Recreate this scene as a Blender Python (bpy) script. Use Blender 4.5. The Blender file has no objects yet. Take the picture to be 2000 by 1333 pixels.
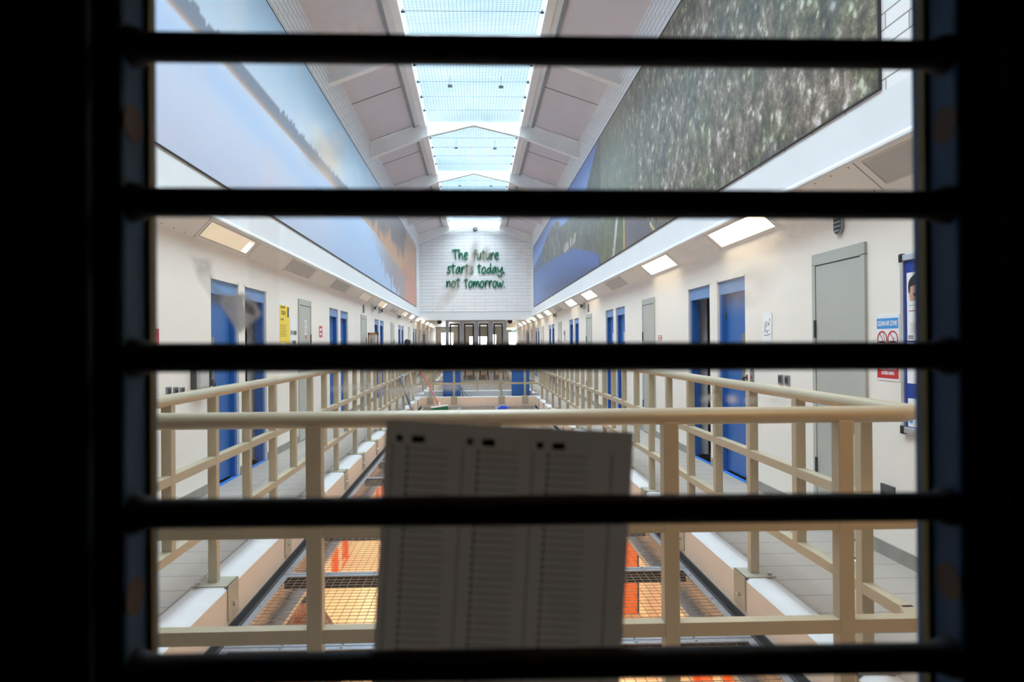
import bpy, bmesh, math, random
from mathutils import Vector, Matrix, noise
random.seed(7)
PI = math.pi
S = bpy.context.scene
C = S.collection

# ------------------------------------------------------------------ camera
ZC = 1.45                       # eye height above the landing floor
YAW, PITCH, ROLL = 0.02925, 0.0041, 0.0075
PP = (967.0, 666.5)             # principal point
F = 1333.3
cam_d = bpy.data.cameras.new('camera')
cam_d.sensor_width = 36.0
cam_d.lens = 24.0
cam_d.shift_x = (1000 - PP[0]) / 2000.0
cam_d.clip_start = 0.02
cam_d.clip_end = 300
cam_d.dof.use_dof = True
cam_d.dof.focus_distance = 9.0
cam_d.dof.aperture_fstop = 4.6
cam = bpy.data.objects.new('camera', cam_d)
C.objects.link(cam)
fwd = Vector((math.sin(YAW) * math.cos(PITCH), math.cos(YAW) * math.cos(PITCH), math.sin(PITCH)))
rgt = Vector((math.cos(YAW), -math.sin(YAW), 0))
upv = rgt.cross(fwd)
R2 = rgt * math.cos(ROLL) - upv * math.sin(ROLL)
U2 = rgt * math.sin(ROLL) + upv * math.cos(ROLL)
m = Matrix((R2, U2, -fwd)).transposed().to_4x4()
m.translation = Vector((0, 0, ZC))
cam.matrix_world = m
S.camera = cam

def ray(px, py):
    return (fwd * F + R2 * (px - PP[0]) - U2 * (py - PP[1]))
def at(px, py, Y):              # the point seen at a pixel on the plane y = Y
    d = ray(px, py); return Vector((0, 0, ZC)) + d * (Y / d.y)
def on_x(px, py, X):            # the point seen at a pixel on the side wall x = X
    d = ray(px, py); return Vector((0, 0, ZC)) + d * (X / d.x)

# ------------------------------------------------------------------ world, light, exposure
S.view_settings.view_transform = 'Standard'
S.view_settings.look = 'None'
S.view_settings.exposure = 0.55
S.view_settings.gamma = 1.0
S.view_settings.use_curve_mapping = False
S.cycles.max_bounces = 10
S.cycles.diffuse_bounces = 6
S.cycles.transparent_max_bounces = 24
S.cycles.caustics_reflective = False
S.cycles.caustics_refractive = False
S.cycles.sample_clamp_indirect = 6

w = bpy.data.worlds.new('sky')
S.world = w
w.use_nodes = True
nt = w.node_tree
nt.nodes.clear()
def NN(nt, t, **k):
    n = nt.nodes.new(t)
    for a, b in k.items(): setattr(n, a, b)
    return n
tc = NN(nt, 'ShaderNodeTexCoord'); sep = NN(nt, 'ShaderNodeSeparateXYZ')
nt.links.new(tc.outputs['Generated'], sep.inputs[0])
cr = NN(nt, 'ShaderNodeValToRGB')
nt.links.new(sep.outputs['Z'], cr.inputs[0])
e = cr.color_ramp.elements
e[0].position = 0.0; e[0].color = (2.2, 2.2, 2.2, 1)
e[1].position = 0.05; e[1].color = (2.2, 2.2, 2.2, 1)
for p, c in ((0.12, (0.155, 0.212, 0.245, 1)), (0.62, (0.155, 0.212, 0.245, 1)), (0.80, (0.88, 0.95, 1.0, 1))):
    q = e.new(p); q.color = c
nz = NN(nt, 'ShaderNodeTexNoise'); nz.inputs['Scale'].default_value = 5.0; nz.inputs['Detail'].default_value = 3
mpg = NN(nt, 'ShaderNodeMapping'); mpg.inputs['Scale'].default_value = (1.0, 2.4, 6.0); mpg.inputs['Rotation'].default_value = (0, 0.5, 0)
nt.links.new(tc.outputs['Generated'], mpg.inputs[0]); nt.links.new(mpg.outputs[0], nz.inputs[0])
mr = NN(nt, 'ShaderNodeMapRange'); mr.inputs[1].default_value = 0.3; mr.inputs[2].default_value = 0.7; mr.inputs[3].default_value = 0.78; mr.inputs[4].default_value = 1.22
nt.links.new(nz.outputs[0], mr.inputs[0])
vm = NN(nt, 'ShaderNodeVectorMath', operation='SCALE')
nt.links.new(cr.outputs[0], vm.inputs[0]); nt.links.new(mr.outputs[0], vm.inputs['Scale'])
bg = NN(nt, 'ShaderNodeBackground'); bg.inputs[1].default_value = 3.6
nt.links.new(vm.outputs[0], bg.inputs[0])
wo = NN(nt, 'ShaderNodeOutputWorld'); nt.links.new(bg.outputs[0], wo.inputs[0])

def lamp(name, kind, loc, energy, color, **k):
    d = bpy.data.lights.new(name, kind); d.energy = energy; d.color = color
    for a, b in k.items(): setattr(d, a, b)
    o = bpy.data.objects.new(name, d); C.objects.link(o); o.location = loc
    return o
# hazy sun high above the glazed ridge
sun = lamp('sun', 'SUN', (0, 0, 30), 9.0, (0.82, 0.92, 1.0), angle=math.radians(100))
sun.rotation_euler = (math.radians(-6), math.radians(2), 0)
# portal: tells the renderer where the sky comes in
pt = lamp('skylight_portal', 'AREA', (0, 15.5, 7.35), 1, (1, 1, 1), shape='RECTANGLE', size=2.3, size_y=30)
pt.data.cycles.is_portal = True
# warm tubes over the near landing and on the ground floor
def warm_area(name, loc, sx, sy, energy, color=(1.0, 0.72, 0.42)):
    return lamp(name, 'AREA', loc, energy, color, shape='RECTANGLE', size=sx, size_y=sy)
warm_area('landing_tube_light', (1.75, 1.05, 2.36), 0.9, 0.14, 15, (1.0, 0.56, 0.18))
for i, yy in enumerate((1.5, 5.0, 8.5, 12.0, 15.5, 20.0, 25.0)):
    for xx in (-2.1, 2.2):
        warm_area('ground_floor_light', (xx, yy, -0.44), 0.3, 1.2, 40, (1.0, 0.80, 0.56))

# ------------------------------------------------------------------ materials
MATS = {}
def srgb(c):
    return tuple(((v / 255.0) / 12.92 if v / 255.0 <= 0.04045 else ((v / 255.0 + 0.055) / 1.055) ** 2.4) for v in c)
def mat(name, rgb, rough=0.5, metal=0.0, var=0.05, scale=6.0, bump=0.0, bscale=60.0, spec=0.5, lin=False):
    if name in MATS: return MATS[name]
    M = bpy.data.materials.new(name); M.use_nodes = True
    nt = M.node_tree; b = nt.nodes['Principled BSDF']
    c = rgb if lin else srgb(rgb)
    b.inputs['Roughness'].default_value = rough; b.inputs['Metallic'].default_value = metal
    b.inputs['Specular IOR Level'].default_value = spec
    tc = NN(nt, 'ShaderNodeTexCoord')
    n = NN(nt, 'ShaderNodeTexNoise'); n.inputs['Scale'].default_value = scale; n.inputs['Detail'].default_value = 4
    nt.links.new(tc.outputs['Object'], n.inputs[0])
    r = NN(nt, 'ShaderNodeMapRange'); r.inputs[1].default_value = 0.3; r.inputs[2].default_value = 0.7
    r.inputs[3].default_value = 1 - var; r.inputs[4].default_value = 1 + var * 0.4
    nt.links.new(n.outputs[0], r.inputs[0])
    v = NN(nt, 'ShaderNodeVectorMath', operation='SCALE'); v.inputs[0].default_value = c
    nt.links.new(r.outputs[0], v.inputs['Scale']); nt.links.new(v.outputs[0], b.inputs['Base Color'])
    if bump:
        n2 = NN(nt, 'ShaderNodeTexNoise'); n2.inputs['Scale'].default_value = bscale
        nt.links.new(tc.outputs['Object'], n2.inputs[0])
        bp = NN(nt, 'ShaderNodeBump'); bp.inputs['Strength'].default_value = bump; bp.inputs['Distance'].default_value = 0.01
        nt.links.new(n2.outputs[0], bp.inputs['Height']); nt.links.new(bp.outputs[0], b.inputs['Normal'])
    MATS[name] = M
    return M
def emis(name, rgb, strength):
    if name in MATS: return MATS[name]
    M = bpy.data.materials.new(name); M.use_nodes = True
    nt = M.node_tree; b = nt.nodes['Principled BSDF']
    b.inputs['Base Color'].default_value = (0.8, 0.8, 0.78, 1)
    b.inputs['Emission Color'].default_value = (*rgb, 1); b.inputs['Emission Strength'].default_value = strength
    # bright core, slightly dimmer rim (prismatic cover)
    tc = NN(nt, 'ShaderNodeTexCoord'); wv = NN(nt, 'ShaderNodeTexNoise'); wv.inputs['Scale'].default_value = 3
    nt.links.new(tc.outputs['Object'], wv.inputs[0])
    mm = NN(nt, 'ShaderNodeMapRange'); mm.inputs[3].default_value = strength * 0.9; mm.inputs[4].default_value = strength * 1.1
    nt.links.new(wv.outputs[0], mm.inputs[0]); nt.links.new(mm.outputs[0], b.inputs['Emission Strength'])
    MATS[name] = M
    return M
def brick(name, rgb, axis, row=0.1025, bw=0.46, groove=(150, 148, 150), offs=0.5, mortar=0.006):
    if name in MATS: return MATS[name]
    M = bpy.data.materials.new(name); M.use_nodes = True
    nt = M.node_tree; b = nt.nodes['Principled BSDF']; b.inputs['Roughness'].default_value = 0.55
    tc = NN(nt, 'ShaderNodeTexCoord'); sp = NN(nt, 'ShaderNodeSeparateXYZ'); cb = NN(nt, 'ShaderNodeCombineXYZ')
    nt.links.new(tc.outputs['Object'], sp.inputs[0])
    nt.links.new(sp.outputs[axis[0]], cb.inputs[0]); nt.links.new(sp.outputs[axis[1]], cb.inputs[1])
    bt = NN(nt, 'ShaderNodeTexBrick'); bt.offset = offs
    bt.inputs['Scale'].default_value = 1.0; bt.inputs['Brick Width'].default_value = bw
    bt.inputs['Row Height'].default_value = row; bt.inputs['Mortar Size'].default_value = mortar
    bt.inputs['Mortar Smooth'].default_value = 0.2
    c = srgb(rgb)
    bt.inputs['Color1'].default_value = (*c, 1); bt.inputs['Color2'].default_value = (*[x * 0.965 for x in c], 1)
    bt.inputs['Mortar'].default_value = (*srgb(groove), 1)
    nt.links.new(cb.outputs[0], bt.inputs[0]); nt.links.new(bt.outputs['Color'], b.inputs['Base Color'])
    bp = NN(nt, 'ShaderNodeBump'); bp.inputs['Strength'].default_value = 0.5; bp.inputs['Distance'].default_value = 0.008; bp.invert = True
    nt.links.new(bt.outputs['Fac'], bp.inputs['Height']); nt.links.new(bp.outputs[0], b.inputs['Normal'])
    MATS[name] = M
    return M

mat('cream_wall', (238, 231, 224), 0.6, var=0.03, scale=1.2, bump=0.05)
mat('white_band', (232, 236, 242), 0.5, var=0.03, scale=2)
mat('white_paint', (232, 232, 234), 0.45, var=0.03)
mat('truss_paint', (246, 246, 246), 0.4, var=0.05, scale=3)
mat('soffit_paint', (232, 231, 229), 0.5, var=0.04, scale=3)
mat('roof_board', (218, 214, 221), 0.7, var=0.05, scale=1.5)
mat('joint_grey', (120, 126, 132), 0.5)
mat('steel_grey', (150, 155, 160), 0.4, 0.6)
mat('galvanised', (168, 174, 186), 0.38, 0.75, var=0.15, scale=25)
mat('dark_steel', (62, 62, 66), 0.5, 0.3)
mat('mesh_wire', (120, 112, 104), 0.5, 0.4)
mat('sky_wire', (84, 112, 150), 0.5, 0.2)
mat('rail_paint', (174, 163, 140), 0.34, var=0.04, scale=8, spec=0.6)
mat('kerb_white', (206, 206, 210), 0.4, var=0.04)
mat('kerb_face', (222, 207, 192), 0.6, var=0.04)
mat('bracket_paint', (172, 168, 152), 0.4, 0.2)
mat('bolt', (190, 195, 198), 0.3, 0.8)
mat('blue_door', (30, 96, 170), 0.38, var=0.06, scale=4)
mat('blue_header', (112, 152, 205), 0.45, var=0.05, scale=4)
mat('blue_tape', (34, 116, 210), 0.5)
mat('orange_door', (244, 122, 48), 0.45, var=0.05)
mat('grey_door', (178, 180, 174), 0.42, var=0.05, scale=2)
mat('steel_plate', (150, 146, 138), 0.35, 0.7, var=0.12, scale=9)
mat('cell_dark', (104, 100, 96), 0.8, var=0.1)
mat('skirting', (150, 146, 140), 0.5, var=0.18, scale=7)
mat('ground_floor', (222, 196, 160), 0.45, var=0.05)
mat('ground_wall', (232, 218, 196), 0.6, var=0.04)
mat('black_plastic', (26, 26, 28), 0.45)
mat('grey_plastic', (190, 190, 190), 0.5)
mat('dark_plastic', (70, 72, 74), 0.5)
mat('white_plastic', (235, 235, 232), 0.4)
mat('red_led', (230, 50, 50), 0.4)
mat('green_letter', (16, 116, 88), 0.45, var=0.05)
mat('navy_paint', (38, 80, 124), 0.6, var=0.08, scale=30, bump=0.1, bscale=250, spec=0.25)
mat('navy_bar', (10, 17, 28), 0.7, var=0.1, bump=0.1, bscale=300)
mat('olive_seal', (110, 98, 20), 0.6, var=0.1)
mat('brown_plug', (70, 52, 40), 0.7)
mat('lobby_paint', (58, 60, 64), 0.9)
mat('lobby_floor', (46, 46, 48), 0.9)
mat('noticeboard_blue', (18, 62, 160), 0.8, bump=0.3, bscale=500)
mat('sign_blue', (58, 150, 226), 0.4)
mat('sign_white', (238, 238, 244), 0.45)
mat('paper_white', (240, 240, 244), 0.6)
mat('sign_red', (200, 34, 44), 0.4)
mat('ink_black', (24, 24, 26), 0.6)
mat('print_ink', (96, 90, 84), 0.7)
mat('ink_grey', (150, 150, 150), 0.6)
mat('ink_red', (170, 40, 30), 0.6)
mat('sign_yellow', (246, 216, 60), 0.45)
mat('ink_olive', (150, 130, 40), 0.6)
mat('skin', (206, 164, 150), 0.55)
mat('hair', (34, 28, 26), 0.7)
mat('grey_cloth', (150, 150, 154), 0.9, bump=0.2, bscale=90)
mat('broom_red', (206, 40, 52), 0.35)
mat('broom_green', (16, 110, 66), 0.6, bump=0.6, bscale=200)
mat('pale_blue_cloth', (140, 176, 226), 0.8)
mat('bright_blue', (48, 92, 232), 0.4)
mat('wood', (176, 120, 76), 0.5, var=0.2, scale=12)
mat('mirror', (225, 225, 225), 0.05, 1.0)
mat('brown_ribs', (110, 64, 34), 0.3, var=0.4, scale=14, spec=0.8)
mat('aluminium', (206, 212, 220), 0.3, 0.7)
mat('far_wall', (190, 184, 172), 0.7)
mat('lens_rim', (200, 200, 198), 0.5)  # rim darkened as well, recess shade put into its colour
mat('ochre_wall', (112, 80, 40), 0.8)
mat('lens_off', (184, 184, 184), 0.35, var=0.04)  # grey darkened to stand in for the shade of a recessed lens
emis('lamp_on', (1.0, 0.86, 0.60), 6.5)
emis('lamp_dim', (1.0, 0.74, 0.42), 0.28)
emis('lamp_faint', (1.0, 0.76, 0.52), 0.10)
emis('lamp_end', (1.0, 0.88, 0.66), 2.0)
emis('exit_green', (0.1, 1.0, 0.5), 2.0)
BR_SIDE = brick('painted_block_side', (242, 242, 244), 'YZ')
BR_END = brick('painted_block_end', (246, 246, 248), 'XZ', row=0.15, mortar=0.01, groove=(208, 208, 216), bw=0.95)
TILE_L = brick('floor_tile', (166, 158, 152), 'XY', row=0.2565, bw=0.57, groove=(92, 90, 90), offs=0.0, mortar=0.0035)

def pass_glass(name, tint, haze, hazecol=(0.8, 0.85, 0.9)):
    M = bpy.data.materials.new(name); M.use_nodes = True
    nt = M.node_tree; nt.nodes.clear()
    t = NN(nt, 'ShaderNodeBsdfTransparent'); t.inputs[0].default_value = (*tint, 1)
    d = NN(nt, 'ShaderNodeBsdfTranslucent'); d.inputs[0].default_value = (*hazecol, 1)
    mx = NN(nt, 'ShaderNodeMixShader'); o = NN(nt, 'ShaderNodeOutputMaterial')
    tc = NN(nt, 'ShaderNodeTexCoord'); n = NN(nt, 'ShaderNodeTexNoise'); n.inputs['Scale'].default_value = 0.8; n.inputs['Detail'].default_value = 2
    nt.links.new(tc.outputs['Object'], n.inputs[0])
    r = NN(nt, 'ShaderNodeMapRange'); r.inputs[1].default_value = 0.3; r.inputs[2].default_value = 0.7; r.inputs[3].default_value = haze * 0.4; r.inputs[4].default_value = haze
    nt.links.new(n.outputs[0], r.inputs[0]); nt.links.new(r.outputs[0], mx.inputs[0])
    nt.links.new(t.outputs[0], mx.inputs[1]); nt.links.new(d.outputs[0], mx.inputs[2]); nt.links.new(mx.outputs[0], o.inputs[0])
    MATS[name] = M
    return M
pass_glass('roof_glazing', (0.96, 1.0, 1.0), 0.025)

# ------------------------------------------------------------------ mesh building helpers
class MB:
    def __init__(s): s.bm = bmesh.new()
    def box(s, x0, x1, y0, y1, z0, z1, bev=0.0):
        vs = [s.bm.verts.new(p) for p in ((x0,y0,z0),(x1,y0,z0),(x1,y1,z0),(x0,y1,z0),(x0,y0,z1),(x1,y0,z1),(x1,y1,z1),(x0,y1,z1))]
        fs = [s.bm.faces.new([vs[i] for i in f]) for f in ((3,2,1,0),(4,5,6,7),(0,1,5,4),(1,2,6,5),(2,3,7,6),(3,0,4,7))]
        if bev:
            es = list({e for f in fs for e in f.edges})
            bmesh.ops.bevel(s.bm, geom=es, offset=bev, segments=2, affect='EDGES', profile=0.5)
        return s
    def prism(s, pts, a0, a1, axis='Y'):
        # closed outline extruded along one axis; pts are pairs on the other two axes
        def P(p, a):
            if axis == 'Y': return (p[0], a, p[1])
            if axis == 'X': return (a, p[0], p[1])
            return (p[0], p[1], a)
        A = [s.bm.verts.new(P(p, a0)) for p in pts]; B = [s.bm.verts.new(P(p, a1)) for p in pts]
        n = len(pts)
        s.bm.faces.new(A[::-1]); s.bm.faces.new(B)
        for i in range(n):
            s.bm.faces.new((A[i], A[(i+1) % n], B[(i+1) % n], B[i]))
        return s
    def tube(s, pts, r, n=12, cap=True):
        pts = [Vector(p) for p in pts]; rings = []
        rr = r if isinstance(r, (list, tuple)) else [r] * len(pts)
        prev = None
        for i, p in enumerate(pts):
            if i == 0: t = pts[1] - pts[0]
            elif i == len(pts) - 1: t = pts[-1] - pts[-2]
            else: t = (pts[i+1] - pts[i]).normalized() + (pts[i] - pts[i-1]).normalized()
            t.normalize()
            if prev is None:
                a = Vector((0, 0, 1)) if abs(t.z) < 0.9 else Vector((1, 0, 0))
                u = t.cross(a).normalized()
            else:
                u = (prev - t * prev.dot(t)).normalized()
            prev = u; v = t.cross(u)
            rings.append([s.bm.verts.new(p + (u * math.cos(2*PI*k/n) + v * math.sin(2*PI*k/n)) * rr[i]) for k in range(n)])
        for a, b in zip(rings, rings[1:]):
            for k in range(n): s.bm.faces.new((a[k], a[(k+1) % n], b[(k+1) % n], b[k]))
        if cap: s.bm.faces.new(rings[0][::-1]); s.bm.faces.new(rings[-1])
        return s
    def wire(s, a, b, r):          # a thin square rod
        return s.tube([a, b], r, 4, cap=False)
    def lathe(s, prof, n=24, c=(0, 0, 0), ribs=0, amp=0):
        rings = []
        for (r, z) in prof:
            ring = []
            for k in range(n):
                q = 1 + (amp if (ribs and k % 2) else 0)
                ring.append(s.bm.verts.new((c[0] + r*q*math.cos(2*PI*k/n), c[1] + r*q*math.sin(2*PI*k/n), c[2] + z)))
            rings.append(ring)
        for a, b in zip(rings, rings[1:]):
            for k in range(n): s.bm.faces.new((a[k], a[(k+1) % n], b[(k+1) % n], b[k]))
        s.bm.faces.new(rings[0][::-1]); s.bm.faces.new(rings[-1])
        return s
    def quad(s, a, b, c, d):
        s.bm.faces.new([s.bm.verts.new(p) for p in (a, b, c, d)]); return s
    def build(s, name, material, parent=None, smooth=False, keep=False):
        me = bpy.data.meshes.new(name)
        bmesh.ops.recalc_face_normals(s.bm, faces=s.bm.faces)
        s.bm.to_mesh(me); s.bm.free()
        M = MATS[material] if isinstance(material, str) else material
        me.materials.append(M)
        if smooth:
            me.polygons.foreach_set('use_smooth', [True] * len(me.polygons))
            try: me.set_sharp_from_angle(angle=math.radians(40))
            except Exception: pass
        o = bpy.data.objects.new(name, me); C.objects.link(o)
        if parent is not None: o.parent = parent
        return o

def tag(o, label, cat, group=None, kind=None):
    o['label'] = label; o['category'] = cat
    if group: o['group'] = group
    if kind: o['kind'] = kind
    return o
def struct(o): o['kind'] = 'structure'; return o
def empty(name, loc, rz=0.0):
    o = bpy.data.objects.new(name, None); C.objects.link(o)
    o.empty_display_size = 0.1
    o.location = loc; o.rotation_euler = (0, 0, rz)
    return o
def copy_tree(o, parent=None):
    c = o.copy(); C.objects.link(c)
    if parent is not None: c.parent = parent
    for ch in [x for x in bpy.data.objects if x.parent == o]:
        copy_tree(ch, c)
    return c
def words(body, size, material, name, parent, loc, squeeze=1.0, align='CENTER', depth=0.0006, bold=0.0):
    cu = bpy.data.curves.new('words', 'FONT'); cu.body = body; cu.size = size; cu.align_x = align; cu.align_y = 'CENTER'
    cu.extrude = depth; cu.offset = bold; cu.resolution_u = 3
    t = bpy.data.objects.new('words', cu); C.objects.link(t)
    dg = bpy.context.evaluated_depsgraph_get()
    me = bpy.data.meshes.new_from_object(t.evaluated_get(dg))
    bpy.data.objects.remove(t); bpy.data.curves.remove(cu)
    me.transform(Matrix.Rotation(PI/2, 4, 'X') @ Matrix.Diagonal((squeeze, 1, 1, 1)))
    me.materials.clear(); me.materials.append(MATS[material])
    o = bpy.data.objects.new(name, me); C.objects.link(o); o.parent = parent; o.location = loc
    return o
LROT, RROT = PI/2, -PI/2        # things hung on the left / right cell wall face the hall

XL, XR = -2.64, 2.76            # cell walls
UL, UR = -2.47, 2.55            # upper walls
YF, YE, YB = 0.62, 30.5, 46.0   # front wall, gable wall, far wall
GZ = -2.95                      # ground floor level
# ------------------------------------------------------------------ cell wing shell
L_CELL = [(6.89, 7.73), (7.90, 8.74)]; R_CELL = [(6.88, 7.72), (7.93, 8.77)]
P = 5.56
LC, RC = [], []
for k in range(6):
    LC += [(a + P * k, b + P * k) for a, b in L_CELL]
for k in range(6):
    RC += [(a + 5.6 * k, b + 5.6 * k) for a, b in R_CELL]
DTOP = 2.15
def cell_wall(name, X, s, doors, z0, z1, dtop, material):
    mb = MB(); y = YF
    xa, xb = (X - 0.25, X) if s < 0 else (X, X + 0.25)
    for (a, b) in doors:
        mb.box(xa, xb, y, a, z0, z1); mb.box(xa, xb, a, b, z0 + dtop, z1); y = b
    mb.box(xa, xb, y, YB, z0, z1)
    return struct(mb.build(name, material))
cell_wall('wall_left', XL, -1, LC, 0.0, 2.75, DTOP, 'cream_wall')
cell_wall('wall_right', XR, 1, RC, 0.0, 2.75, DTOP, 'cream_wall')
cell_wall('wall_left_lower', XL, -1, LC, GZ, 0.0, 2.15, 'ground_wall')
cell_wall('wall_right_lower', XR, 1, RC, GZ, 0.0, 2.15, 'ground_wall')
# upper walls: smooth band, then painted block
for nm, X, s in (('wall_left_upper', UL, -1), ('wall_right_upper', UR, 1)):
    xa, xb = (X - 0.3, X) if s < 0 else (X, X + 0.3)
    struct(MB().box(xa, xb, YF, YE, 3.0, 6.45).build(nm, BR_SIDE))
for i, (X, s) in enumerate(((UL, -1), (UR, 1))):
    d = 0.006
    xa, xb = (X - 0.3, X + d) if s < 0 else (X - d, X + 0.3)
    struct(MB().box(xa, xb, YF, YE, 2.70, 3.0).build('trim_%d' % (1 + i), 'white_band'))
    # aluminium lip below the band
    y1 = 43.5
    pts = [(X, 2.655), (X - s * 0.035, 2.655), (X - s * 0.035, 2.672), (X - s * 0.012, 2.70), (X - s * 0.012, 2.715), (X, 2.715)]
    struct(MB().prism(pts, YF, y1).build('trim_%d' % (3 + i), 'white_band'))
# sloped lamp soffit
SOFF = [(XL, 2.47, UL, 2.652, -1), (XR, 2.47, UR, 2.652, 1)]
for i, (xw, zw, xo, zo, s) in enumerate(SOFF):
    pts = [(xw, zw), (xo, zo), (xo, zo + 0.03), (xo + s * 0.02, 2.72), (xw, 2.75)]
    o = struct(MB().prism(pts, YF, 43.5).build('ceiling_cove_%s' % ('left' if s < 0 else 'right'), 'soffit_paint'))
    # screws and board joints
    sc = MB(); jn = MB()
    tx, tz = (xo - xw), (zo - zw); L = math.hypot(tx, tz); tx /= L; tz /= L
    nx, nz_ = (tz * (1 if s < 0 else -1), -abs(tx))   # outward normal (down into the hall)
    y = 1.0
    st = 6.55 if s < 0 else 3.1; per = 2.93 if s < 0 else 3.0
    y = st - 2 * per if s < 0 else st - per
    while y < 30:
        for q in range(7):
            yy = y + 1.5 + q * 0.23
            for t in (0.02, L - 0.02):
                if yy > 1 :
                    cx, cz = xw + tx * t, zw + tz * t
                    sc.tube([(cx - nx*0.001, yy, cz - nz_*0.001), (cx + nx*0.002, yy, cz + nz_*0.002)], 0.006, 6)
        for yy in (y - 0.07, y + 1.42):
            if yy > 1:
                a = Vector((xw + nx*0.0008, yy, zw + nz_*0.0008)); b = Vector((xo + nx*0.0008, yy, zo + nz_*0.0008))
                g = Vector((0, 0.006, 0)); jn.quad(a - g, a + g, b + g, b - g)
        y += per
    sc.build('screw', 'dark_steel', o); jn.build('joint', 'joint_grey', o)
# lamps in the soffit
def cove_lamp(i, s, y0, ln, mt, label):
    xw, zw, xo, zo, _ = SOFF[0] if s < 0 else SOFF[1]
    tx, tz = (xo - xw), (zo - zw); L = math.hypot(tx, tz); tx /= L; tz /= L
    nx, nz_ = (tz * (1 if s < 0 else -1), -abs(tx))
    root = empty('ceiling_light', (xw, y0, zw))
    def fr(mb, t0, t1, ya, yb, h0, h1):
        pts = [(tx*t0 + nx*h0, tz*t0 + nz_*h0), (tx*t1 + nx*h0, tz*t1 + nz_*h0), (tx*t1 + nx*h1, tz*t1 + nz_*h1), (tx*t0 + nx*h1, tz*t0 + nz_*h1)]
        mb.prism(pts, ya, yb)
    mb = MB(); t0, t1 = 0.045, L - 0.03
    fr(mb, t0 - .012, t0, 0, ln, -.002, .006); fr(mb, t1, t1 + .012, 0, ln, -.002, .006)
    fr(mb, t0 - .012, t1 + .012, -.012, 0, -.002, .006); fr(mb, t0 - .012, t1 + .012, ln, ln + .012, -.002, .006)
    mb.build('frame', 'lens_rim', root)
    mb = MB(); fr(mb, t0, t1, 0, ln, -.001, .003); mb.build('diffuser', mt, root)
    if mt in ('lamp_dim',):
        mb = MB(); fr(mb, t0 + .01, t1 - .03, ln - 0.16, ln - 0.01, .003, .008); mb.build('bulb_end', 'lamp_end', root)
    tag(root, label, 'ceiling light', 'lamps along the %s cove' % ('left' if s < 0 else 'right'))
ORD = ['first', 'second', 'third', 'fourth', 'fifth', 'sixth', 'seventh', 'eighth', 'ninth', 'tenth', 'eleventh', 'twelfth', 'thirteenth', 'fourteenth', 'fifteenth', 'sixteenth']
lst = ['lamp_dim', 'lens_off', 'lens_off', 'lamp_faint', 'lamp_dim', 'lens_off', 'lamp_dim', 'lamp_on', 'lamp_on', 'lamp_on', 'lamp_on', 'lamp_on']
DESC = {'lamp_dim': 'dim warm glowing', 'lens_off': 'unlit grey', 'lamp_faint': 'faintly glowing', 'lamp_on': 'brightly lit warm white'}
for k, mt in enumerate(lst):
    cove_lamp(k, -1, 6.55 + 2.93 * k, 1.3, mt, '%s rectangular lamp, %s from the front in the left cove' % (DESC[mt], ORD[k]))
rst = ['lens_off', 'lamp_on', 'lamp_on', 'lens_off', 'lamp_on', 'lamp_on', 'lens_off', 'lamp_on', 'lamp_on', 'lamp_on', 'lamp_on', 'lamp_on', 'lamp_on']
for k, mt in enumerate(rst):
    cove_lamp(k, 1, 3.1 + 3.0 * k, 1.33, mt, '%s rectangular lamp, %s from the front in the right cove' % (DESC[mt], ORD[k]))

# floors: walkways, near landing, bridge, far landing
KIL, KIR = -1.435, 1.58         # inner kerb faces
KOL, KOR = -1.687, 1.798        # outer kerb edges
V1 = (2.62, 18.0); V2 = (19.30, 36.0)
fl = MB()
fl.box(XL - 2.4, KOL, YF, YB, -0.25, 0); fl.box(KOR, XR + 2.4, YF, YB, -0.25, 0)
fl.box(KOL, KOR, YF, V1[0] - 0.24, -0.25, 0); fl.box(KOL, KOR, V1[1] + 0.24, V2[0] - 0.24, -0.25, 0); fl.box(KOL, KOR, V2[1] + 0.24, YB, -0.25, 0)
struct(fl.build('floor', TILE_L))
struct(MB().box(XL - 2.4, XR + 2.4, YF, YB, GZ - 0.1, GZ).build('floor_lower', 'ground_floor'))
def kerb(name, pts, axis, a0, a1):
    o = MB().prism(pts, a0, a1, axis).build(name, 'kerb_white')
    o.data.materials.append(MATS['kerb_face'])
    return struct(o)
kn = 5
def kerb_side(xi, xo, y0, y1):
    global kn
    s = 1 if xi > xo else -1
    pts = [(xo, -0.25), (xo, 0.012), (xo + s*0.05, 0.05), (xo + s*0.10, 0.06), (xi - s*0.02, 0.06), (xi, 0.045), (xi, -0.25)]
    o = kerb('trim_%d' % kn, pts, 'Y', y0, y1); kn += 1
    for p in o.data.polygons:
        if p.normal.x * s > 0.9: p.material_index = 1
for (a, b) in (V1, V2):
    kerb_side(KIL, KOL, a - 0.24, b + 0.24); kerb_side(KIR, KOR, a - 0.24, b + 0.24)
def kerb_cross(yi, yo):
    global kn
    s = 1 if yi > yo else -1
    pts = [(yo, -0.25), (yo, 0.012), (yo + s*0.05, 0.05), (yo + s*0.10, 0.06), (yi - s*0.02, 0.06), (yi, 0.045), (yi, -0.25)]
    o = kerb('trim_%d' % kn, pts, 'X', KIL, KIR); kn += 1
    for p in o.data.polygons:
        if p.normal.y * s > 0.9: p.material_index = 1
kerb_cross(V1[0], V1[0] - 0.24); kerb_cross(V1[1], V1[1] + 0.24)
struct(MB().box(KIL, KIR, V2[0] - 0.24, V2[0], -0.25, 0.14, .008).build('trim_40', 'kerb_white')); kerb_cross(V2[1], V2[1] + 0.24)
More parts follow.
